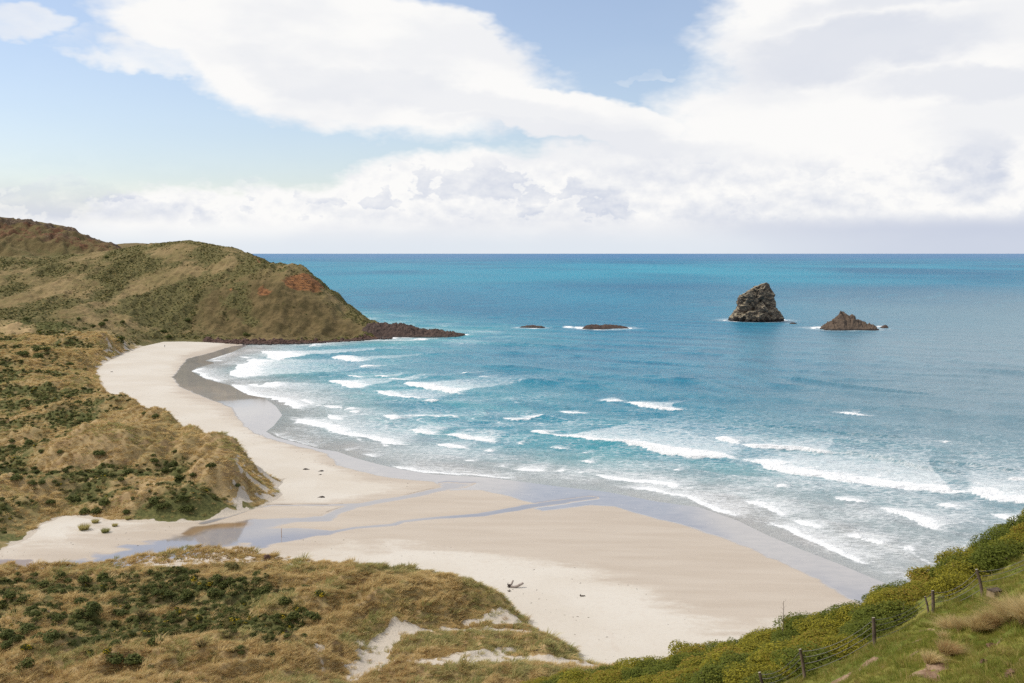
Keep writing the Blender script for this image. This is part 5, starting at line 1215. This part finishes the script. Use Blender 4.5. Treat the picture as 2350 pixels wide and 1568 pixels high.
bz = np.maximum(land(bx_, by_), beach0(bx_, by_)) - .1; sc_ = RNG.uniform(.35, 1.0, n) ** 1.6 * 1.5 + .25
scatter('shore_boulders', bould, np.stack([bx_, by_, np.maximum(bz, -.3)], -1), vec3(sc_, RNG.uniform(.6, 1, n)), rots(RNG, n, 0, 3, .5), RNG.integers(0, 3, n), 'dark boulders heaped along the foot of the headland')

# ================================================================== things lying on the beach
def obj_from(parts, name, mats, label=None, cat=None, parent=None, smooth=True):
    """join tubes given as (V, Q, material index)"""
    vs, fs, ms = [], [], []
    for V, Q, mi in parts:
        o = len(vs); vs += [tuple(p) for p in V]
        for q in Q:
            f = []
            for i in q:
                if int(i) + o not in f: f.append(int(i) + o)
            if len(f) > 2: fs.append(f); ms.append(mi)
    me = bpy.data.meshes.new(name); me.from_pydata(vs, [], fs)
    for m in mats: me.materials.append(m)
    for p, mi in zip(me.polygons, ms): p.material_index = mi; p.use_smooth = smooth
    me.update(); o = put(bpy.data.objects.new(name, me), parent)
    return tag(o, label, cat) if label else o
def ground_beach(u, v):
    x, y = on_beach(u, v); return x, y, float(beach0(np.array([x]), np.array([y]))[0])
def gnarl(pts, rr, sides=9, seed=0, amp=.14):
    P = np.array(pts, float); t0 = np.linspace(0, 1, len(P)); tt = np.linspace(0, 1, 4 * len(P))
    Q = np.stack([np.interp(tt, t0, P[:, i]) for i in range(3)], -1); R = np.interp(tt, t0, rr)
    g = np.random.default_rng(seed); Q[1:-1] += g.normal(0, amp * .25, (len(Q) - 2, 3)) * R[1:-1, None]
    V, F_ = tube(Q, R * (1 + g.normal(0, amp * .5, len(R))), sides)
    return V, F_
gx_, gy_, gz_ = ground_beach(1176, 1348)
k = gy_ / F        # metres per picture unit out there
log = put(bpy.data.objects.new('driftwood_log', None)); log.location = (gx_, gy_, gz_)
tag(log, 'forked bleached driftwood log lying on the pale sand', 'driftwood')
V, Q = gnarl([(-.4, 0, .25), (.2, -.3, .16), (.9, -.3, .30), (1.7, -.05, .62), (2.25, .1, .88)], [.26, .24, .27, .26, .22], seed=1); obj_from([(V, Q, 0)], 'trunk', [m_drift], parent=log)
V, Q = gnarl([(-.35, .1, .3), (-.1, .5, .75), (.15, .8, 1.15)], [.2, .2, .16], seed=2); obj_from([(V, Q, 0)], 'branch', [m_drift], parent=log)
rb = []
for i in range(9):
    a = i * .7; V, Q = gnarl([(-.45, 0, .3), (-.65 + .2 * math.cos(a), .25 * math.sin(a), .32 + .28 * math.cos(a * 1.3)), (-.8 + .3 * math.cos(a * 1.7), .4 * math.sin(a), max(.06, .3 + .4 * math.sin(a * 1.1)))], [.2, .12, .04], 6, 10 + i); rb.append((V, Q, 0))
obj_from(rb, 'root_ball', [m_driftd], parent=log)
x, y, z = ground_beach(1168, 1358); V1 = gnarl([(-.3, 0, .3), (-.1, 0, .12), (.05, -.05, .08), (.35, .1, .26)], [.05, .09, .12, .06], 7, 4)
o = obj_from([V1 + (0,), gnarl([(0, 0, .1), (.1, .2, .5)], [.08, .03], 6, 5) + (0,)], 'driftwood_branch', [m_driftd], 'short dark driftwood branch just below the forked log', 'driftwood'); o.location = (x, y, z)
x, y, z = ground_beach(1336, 1369); o = obj_from([gnarl([(-.45, 0, .32), (-.3, 0, .1), (.1, 0, .1), (.6, .1, .12)], [.08, .14, .13, .08], 7, 6) + (0,), gnarl([(-.38, 0, .2), (-.25, .15, .45)], [.09, .04], 6, 7) + (0,)], 'driftwood_branch', [m_driftd], 'small dark driftwood piece alone on open sand right of the log', 'driftwood'); o.location = (x, y, z)
for i, (uv, lb) in enumerate([([(1270, 1488), (1240, 1493), (1205, 1496)], 'thin curved dead branch on the sand between the two lowest dune tufts'), ([(1180, 1486), (1215, 1489), (1240, 1487)], 'thin straight dead stick on the sandy hollow of the lowest dune')]):
    pts = []
    for u, v in uv:
        x, y, z = hit(u, v, near, 120, 245); pts.append((x, y, z + .10))
    obj_from([gnarl(pts, [.05, .08, .04], 6, 20 + i) + (0,)], 'dead_branch', [m_driftd], lb, 'branch')
# stake in the stream
x, y, z = ground_beach(646, 1233); o = obj_from([gnarl([(0, 0, -.4), (.01, 0, 1.0), (0, 0, 2.2)], [.075, .07, .065], 8, 30, .03) + (0,)], 'marker_stake', [m_stake], 'slim orange-brown stake standing in the stream', 'stake'); o.location = (x, y, z)
# sea lions
def sea_lion(u, v, ln, rz, label, seed, curl=.0):
    x, y, z = ground_beach(u, v); g = np.random.default_rng(seed)
    sp_ = np.array([(-1, 0, .05), (-.85, 0, .09), (-.6, 0, .15), (-.25, 0, .21), (.1, 0, .25), (.4, 0, .24), (.62, 0, .20), (.78, 0, .17), (.90, 0, .16), (1.0, 0, .13)]) * [ln / 2, 1, ln / 2.1]
    sp_[:, 1] = curl * ln * .25 * np.linspace(-1, 1, 10) ** 2; rr = np.array([.035, .10, .17, .235, .28, .27, .2, .14, .12, .05]) * ln / 2
    sp_[:, 2] = np.maximum(sp_[:, 2], rr * .9); ps = [tube(sp_, rr, 12) + (0,)]
    for s in (-1, 1):
        ps.append(tube([(.25 * ln / 2, s * .2 * ln / 2, .15), (.1 * ln / 2, s * .42 * ln / 2, .05), (-.1 * ln / 2, s * .55 * ln / 2, .03)], [.09, .07, .03], 6) + (0,))
        ps.append(tube([(-.92 * ln / 2, s * .03, .07), (-1.12 * ln / 2, s * .12, .05), (-1.25 * ln / 2, s * .18, .03)], [.06, .06, .03], 6) + (0,))
    o = obj_from(ps, 'sea_lion', [m_seal], label, 'sea lion'); o.location = (x, y, z - .03); o.rotation_euler = (0, 0, rz)
sea_lion(702, 1078, 1.9, math.pi + .1, 'dark sea lion stretched out on the sand nearest the left dunes', 1)
sea_lion(737, 1082, 1.7, .35, 'stout dark sea lion right of the stretched-out one, farther from the dunes', 2, .5)
sea_lion(735, 1090, 1.0, .6, 'small pup-sized sea lion just in front of the stout one', 3, .4)
sea_lion(738, 1142, 1.9, .0, 'dark sea lion lying alone beside the stream bank', 4, .2)
sea_lion(256, 854, 1.6, .2, 'dark sea lion alone on the far curve of the beach', 5, .3)
# dark boulder among the tufts
x, y, z = hit(613, 1283, near, 150, 260); o = put(bpy.data.objects.new('boulder', bould[1])); o.location = (x, y, z + .3); o.scale = (.75, .7, .85); tag(o, 'single black boulder between grass tufts at the stream edge', 'boulder')
# bits of kelp and stick left by the tide
wl_ = [onb([(700, 1050), (800, 1090), (950, 1112)]), onb([(560, 985), (640, 1030), (700, 1062)]), onb([(700, 1245), (900, 1262), (1150, 1285), (1400, 1330), (1600, 1420)]), onb([(300, 900), (420, 955), (560, 1020)]), onb([(1100, 1330), (1300, 1400), (1420, 1500)]), onb([(20, 1275), (150, 1262), (300, 1235), (420, 1205)])]
lx_, ly_ = [], []
for wl in wl_:
    W_ = np.array(wl); ll = np.concatenate([[0], np.cumsum(np.hypot(*(W_[1:] - W_[:-1]).T))]); q = RNG.uniform(0, ll[-1], 45)
    lx_.append(np.interp(q, ll, W_[:, 0]) + RNG.normal(0, 3.0, 45)); ly_.append(np.interp(q, ll, W_[:, 1]) + RNG.normal(0, 3.0, 45))
lx_, ly_ = np.concatenate(lx_), np.concatenate(ly_); n = len(lx_); lz = beach0(lx_, ly_); k = (near(lx_, ly_) < lz + .1) & (land(lx_, ly_) < lz + .1); lx_, ly_, lz = lx_[k], ly_[k], lz[k]; n = len(lx_)
kelp = obj_from([gnarl([(-.5, 0, .03), (0, .1, .05), (.5, -.05, .03)], [.04, .10, .03], 5, 51) + (0,)], 'tide_litter_piece', [m_driftd]).data
bpy.data.objects.remove([o for o in bpy.data.objects if o.data == kelp][0])
scatter('tide_litter', [kelp], np.stack([lx_, ly_, lz], -1), vec3(RNG.uniform(.1, .7, n) ** 2 + .10, np.ones(n)), rots(RNG, n, 0, 3, .05), np.zeros(n), 'small dark bits of kelp and stick along the tide lines')
# person on the far beach
def person(u, v):
    x, y, z = ground_beach(u, v)
    J = dict(pel=(0, 0, .95), ch=(0, 0, 1.30), nk=(0, 0, 1.50), hd=(0, -.02, 1.60), ht=(0, -.02, 1.72), hl=(-.10, 0, .92), kl=(-.11, -.06, .50), fl=(-.12, .04, .06), tl=(-.12, -.12, .03), hr=(.10, 0, .92), kr=(.11, .05, .50), fr=(.12, .16, .08), tr=(.12, .02, .03),
             sl=(-.19, 0, 1.42), el=(-.24, .05, 1.14), wl=(-.24, -.06, .90), sr=(.19, 0, 1.42), er=(.24, -.02, 1.14), wr=(.25, -.12, .92))
    Ed = [('pel', 'ch'), ('ch', 'nk'), ('nk', 'hd'), ('hd', 'ht'), ('pel', 'hl'), ('hl', 'kl'), ('kl', 'fl'), ('fl', 'tl'), ('pel', 'hr'), ('hr', 'kr'), ('kr', 'fr'), ('fr', 'tr'), ('ch', 'sl'), ('sl', 'el'), ('el', 'wl'), ('ch', 'sr'), ('sr', 'er'), ('er', 'wr')]
    Rr = dict(pel=.15, ch=.17, nk=.06, hd=.10, ht=.07, hl=.10, kl=.07, fl=.05, tl=.04, hr=.10, kr=.07, fr=.05, tr=.04, sl=.07, el=.05, wl=.04, sr=.07, er=.05, wr=.04)
    ks = list(J); me = bpy.data.meshes.new('person'); me.from_pydata([J[q] for q in ks], [(ks.index(a), ks.index(b)) for a, b in Ed], [])
    o = put(bpy.data.objects.new('person', me)); sk = o.modifiers.new('skin', 'SKIN'); o.modifiers.new('smooth', 'SUBSURF').levels = 1
    for i, q in enumerate(ks): me.skin_vertices[0].data[i].radius = (Rr[q], Rr[q])
    me.skin_vertices[0].data[0].use_root = True
    m, t, sp = material('dark_clothing'); zc = t.xyz(t.pos())[2]
    sp('Base Color', t.mix((zc - z).sm(1.49, 1.52), t.mix((zc - z).sm(.92, .96), (0.05, 0.06, 0.09), (0.045, 0.040, 0.045)), (0.30, 0.19, 0.13))); sp('Roughness', .9); me.materials.append(m)
    o.location = (x, y, z); o.rotation_euler = (0, 0, .6)
    tag(o, 'distant person in dark clothing walking on the far beach', 'person')
try: person(378, 797)
except Exception as e: print('person', e)

# ================================================================== hillside: scrub, fence, tussocks
HB = (hill, 6, 95)
def coast_bush(seed, r, h, n, mat):
    g = np.random.default_rng(seed); return pmesh('foliage', merge([leaves(g, n, dome(g, r, h, 10), .050, .55) + (0,)]), [mat]), mesh_np('branches', *(lambda a: (a[0], a[1]))(twigs(g, 16, r * .95, h * .8, .022)), m_twig, link=False)
CB = [coast_bush(s, 1.15, 1.25, 5200, m_coast) for s in (61, 62, 63)] + [coast_bush(s, 1.1, 1.2, 5200, m_coastd) for s in (64, 65)]
def scrub_bush(x, y, sc, hs, kind, label, group):
    z = float(hill(np.array([x]), np.array([y]))[0]); e = put(bpy.data.objects.new('scrub_bush', None)); e.location = (x, y, z - .1)
    e.scale = (sc, sc, sc * hs); e.rotation_euler = (random.uniform(-.08, .08), random.uniform(-.08, .08), random.uniform(0, 6.28)); tag(e, label, 'bush', group)
    put(bpy.data.objects.new('foliage', CB[kind][0]), e); put(bpy.data.objects.new('branches', CB[kind][1]), e)
# fence
fence = put(bpy.data.objects.new('wire_fence', None)); tag(fence, 'old wire fence with leaning weathered wooden posts along the scrub', 'fence')
tops = []
fx_, fy_, fz_ = hit(2008, 1483, *HB); fence.location = (fx_, fy_, fz_)
for (ub, vb, ut, vt, r) in [(1756, 1596, 1743, 1543, .062), (1850, 1559, 1836, 1490, .060), (2008, 1483, 2004.6, 1417.6, .068), (2134, 1409, 2123, 1369, .042), (2143, 1411, 2140.7, 1355.6, .068), (2258.7, 1365.7, 2241, 1306.7, .06)]:
    x, y, z = hit(ub, vb, *HB); tx, ty, tz = pixd(ut, vt, y + .15)
    loc = np.array(fence.location); P_ = [np.array((x, y, z - .35)) - loc, np.array(((x + tx) / 2, (y + ty) / 2, (z + tz) / 2)) - loc, np.array((tx, ty, tz)) - loc]
    V, Q = tube(P_, [r, r * .97, r * .9], 10); mi = [0] * (len(Q) - 10) + [1] * 10
    vs = [(V, Q[:-10], 0), (V, Q[-10:], 1)]
    obj_from([vs[0]], 'post', [m_post], parent=fence) if False else obj_from(vs, 'post', [m_post, m_post_top], parent=fence)
    if r > .05: tops.append((P_[0] + np.array((0, 0, .35)), P_[2]))
FL = sorted([(float(a[0] + fence.location[0]), float(a[1] + fence.location[1])) for a, b in tops])[1:]
e_ = np.array(FL[-1]) + np.array([.64, .77]) * 9; q0 = np.array(FL[0]); FL = [tuple(q0 - np.array([.66, .75]) * 40)] + FL + [(e_[0], e_[1]), (e_[0] + 12, e_[1] + 10)]
def beyond(x, y):
    """distance past the fence line, + on the scrub side"""
    d, ox, oy, par, L = seg_dist(np.asarray(x, float), np.asarray(y, float), FL)
    return np.where(ox * -.73 + oy * .69 > 0, d, -d)
pts = []; tries = 0
while tries < 9000 and len(pts) < 290:
    tries += 1
    y = random.uniform(30, 82); x = y * random.uniform(.0, .68); d = -.73 * x + .69 * y; s = .69 * x + .73 * y
    if float(beyond(np.array([x]), np.array([y]))[0]) < 1.65: continue
    ins = float(sdist(np.array([x]), np.array([y]), HILL_OUT)[0])
    if ins > 1.2 or x / y < .02: continue
    if any((x - a) ** 2 + (y - b) ** 2 < 1.42 ** 2 for a, b in pts): continue
    pts.append((x, y))
pts.sort(key=lambda p: p[1])
for i, (x, y) in enumerate(pts):
    d = -.73 * x + .69 * y; s = .69 * x + .73 * y
    tall = .76 + .22 * float(ss(s, 44, 60)) + .1 * float(pn(np.array(x / 3), np.array(y / 3), 9))
    kk = 3 + i % 2 if float(pn(np.array(x / 4.5), np.array(y / 4.5), 14)) > .12 else i % 3
    g = 'green' if kk >= 3 else 'yellow'
    u_ = 1175 + F * x / y; edge = -float(sdist(np.array([x]), np.array([y]), HILL_OUT)[0])
    seg = ('at the low left end of the slope' if u_ < 1440 else 'left of the dead stalk' if u_ < 1600 else 'left of the first fence post' if u_ < 1740 else 'between the first and second fence posts' if u_ < 1842 else 'between the second and third fence posts' if u_ < 2005 else 'between the third and the paired posts' if u_ < 2132 else 'between the paired posts and the last post' if u_ < 2250 else 'right of the last fence post')
    bd = float(beyond(np.array([x]), np.array([y]))[0]); row = 'front-row' if bd < 2.6 else 'skyline' if edge < 2.6 else 'mid-slope'
    hs_ = tall * random.uniform(.72, 1.05); row = ('tall ' if hs_ > .85 else 'low ') + row
    scrub_bush(x, y, random.uniform(.95, 1.4), hs_, kk, '%s %s scrub bush, %s' % (row, 'dark green' if kk >= 3 else 'yellow-green', seg), '%s %s scrub %s' % (row, g, seg))
ext = tops[-1][0] + (tops[-1][0] - tops[-2][0]) * 1.2; tops.append((ext, ext + np.array([0, 0, 1.1])))
for f in (.25, .5, .72, .92):
    pl_ = []
    for (a0, a1), (b0, b1) in zip(tops[:-1], tops[1:]):
        p, q = a0 + (a1 - a0) * f, b0 + (b1 - b0) * f
        for t_ in np.linspace(0, 1, 7)[:-1]: pl_.append(p + (q - p) * t_ - np.array([0, 0, .22 * 4 * t_ * (1 - t_) * (.4 + f)]))
    V, Q = tube(pl_, [.010] * len(pl_), 4); obj_from([(V, Q, 0)], 'wire', [m_wire], parent=fence)
# wooden box by the fence
x, y, z = hit(2284, 1371, *HB); box = put(bpy.data.objects.new('wooden_box', None)); box.location = (x, y, z + .02); box.rotation_euler = (0, .05, .45)
tag(box, 'small low wooden box with dark top beside the last fence post', 'box')
def boxmesh(nm, cx, cy, cz, sx, sy, sz, mat, parent):
    bm = bmesh.new(); bmesh.ops.create_cube(bm, size=1)
    for v in bm.verts: v.co = Vector((cx + v.co.x * sx, cy + v.co.y * sy, cz + v.co.z * sz))
    bmesh.ops.bevel(bm, geom=bm.edges[:], offset=min(sx, sy, sz) * .12, segments=1, affect='EDGES')
    me = bpy.data.meshes.new(nm); bm.to_mesh(me); bm.free(); me.materials.append(mat); return put(bpy.data.objects.new(nm, me), parent)
for j in range(3): boxmesh('top_board', 0, -.125 + j * .125, .27 + .002 * j, .60, .118, .035, m_box, box)
for sx in (-.26, .26): boxmesh('end_board', sx, 0, .125, .04, .36, .25, m_boxl, box)
boxmesh('side_board', 0, -.17, .17, .48, .03, .14, m_boxl, box); boxmesh('side_board', 0, .17, .17, .48, .03, .14, m_box, box)
# tussocks
def tussock(u, v, w, h, n, seed, label, wind=.25):
    x, y, z = hit(u, v, *HB); g = np.random.default_rng(seed); w, h = w * y / F, h * y / F; bw = max(.010, .9 * y / F)
    o = put(bpy.data.objects.new('tussock', pmesh('tussock', merge([blades(g, n, .30 * w, h, bw, .95, wind, 5, 1.0) + (0,), blades(g, n // 3, .16 * w, h * .75, bw, .5, wind, 4, .7) + (0,)]), [m_tuss])))
    o.location = (x, y, z - .05); tag(o, label, 'tussock grass')
tussock(2182, 1447, 44, 46, 900, 71, 'arched straw tussock left of the row below the fence', -.35)
tussock(2210, 1447, 40, 44, 900, 72, 'straw tussock in the middle of the row below the fence', .1)
tussock(2245, 1446, 50, 48, 1000, 73, 'bushy straw tussock next to the tall one at the picture edge', .2)
tussock(2280, 1432, 56, 46, 1200, 78, 'straw tussock between the bushy one and the tall one', -.1)
tussock(2334, 1428, 72, 84, 1900, 74, 'tallest straw tussock at the right picture edge', -.2)
tussock(2362, 1430, 70, 80, 1500, 79, 'straw tussock at the picture edge behind the tallest one', -.1)
tussock(2172, 1500, 50, 46, 800, 75, 'pale tussock sweeping right in open pasture', .5)
tussock(2134, 1519, 42, 36, 700, 76, 'small round tussock lowest on the open pasture', .4)
tussock(2166, 1466, 26, 28, 400, 77, 'thin small tussock between the row and the pale sweeping one', .2)
# bare-earth lumps
for (u, v, sx, sz, lb) in [(2258, 1520, 10, 16, 'dark crumbling earth lump in the middle of the pasture'), (2276, 1480, 11, 10, 'small reddish earth lump above the crumbling one'), (2336, 1545, 26, 18, 'broken brown earth bank at the lower right corner'), (2348, 1566, 14, 16, 'dark knobbly earth lump in the corner below the bank')]:
    x, y, z = hit(u, v, *HB); sx, sz = sx * y / F, sz * y / F; o = put(bpy.data.objects.new('earth_lump', bould[0].copy())); o.data.materials.clear(); o.data.materials.append(m_soil)
    bm = bmesh.new(); bm.from_mesh(o.data); bmesh.ops.subdivide_edges(bm, edges=bm.edges[:], cuts=2, use_grid_fill=True)
    for v_ in bm.verts:
        p = v_.co; a = np.array([p.x * 3 + u]), np.array([p.y * 3]), np.array([p.z * 3 + v]); v_.co = p * (1 + .30 * float(fbm3(*a, 3, .6, 3)[0]))
    bm.to_mesh(o.data); bm.free(); o.location = (x, y, z - sz * .25); o.scale = (sx, sx * .8, sz); tag(o, lb, 'earth')
# dead stalk above the scrub
x, y, z = pixd(1797, 1425, 50); zt = z - .3; ps = [tube([(0, 0, -.6), (.02, 0, .6), (0, 0, 1.35)], [.018, .014, .008], 5) + (0,)]
for i in range(9):
    a = i * 2.4; hh = .55 + i * .09; ps.append(tube([(0, 0, hh), (.16 * math.cos(a), .16 * math.sin(a), hh + .13)], [.006, .003], 4) + (0,))
o = obj_from(ps, 'dead_stalk', [m_twig], 'dry branching flower stalk rising above the scrub', 'stalk'); o.location = (x, y, zt)
# pasture grass
gp = [pmesh('pasture_clump', merge([blades(RG, 26, .13, .17, .011, .8, .1, 2, .6) + (0,)]), [m_grass]) for _ in range(3)]
x, y = fan_points(RNG, 60000, .15, .66, 6, 52); d = -.73 * x + .69 * y
b_ = np.zeros(len(x))
for sx, sy, r, dep in SCARS: b_ = np.maximum(b_, ss(np.hypot(x - sx, y - sy) / r, 1.25, .7))
b_ = np.maximum(b_, .85 * ss(fbm(x / 1.7, y / 1.7, 3, seed=56), .22, .5) * ss(d, 9, 14))
k = (beyond(x, y) < .9) & (RNG.uniform(0, 1, len(x)) > b_ * .95); x, y = x[k], y[k]; n = len(x)
x2, y2 = fan_points(RNG, 16000, .30, .62, 6, 24); x = np.concatenate([x, x2]); y = np.concatenate([y, y2]); n = len(x)
sc_ = RNG.uniform(.5, 1.1, n) * np.where(RNG.uniform(0, 1, n) < .03, 1.9, 1)
scatter('pasture_grass', gp, np.stack([x, y, hill(x, y) - .01], -1), vec3(sc_, RNG.uniform(.6, 1.2, n)), rots(RNG, n, 0, 2), RNG.integers(0, 3, n), 'short green pasture grass on the near slope')
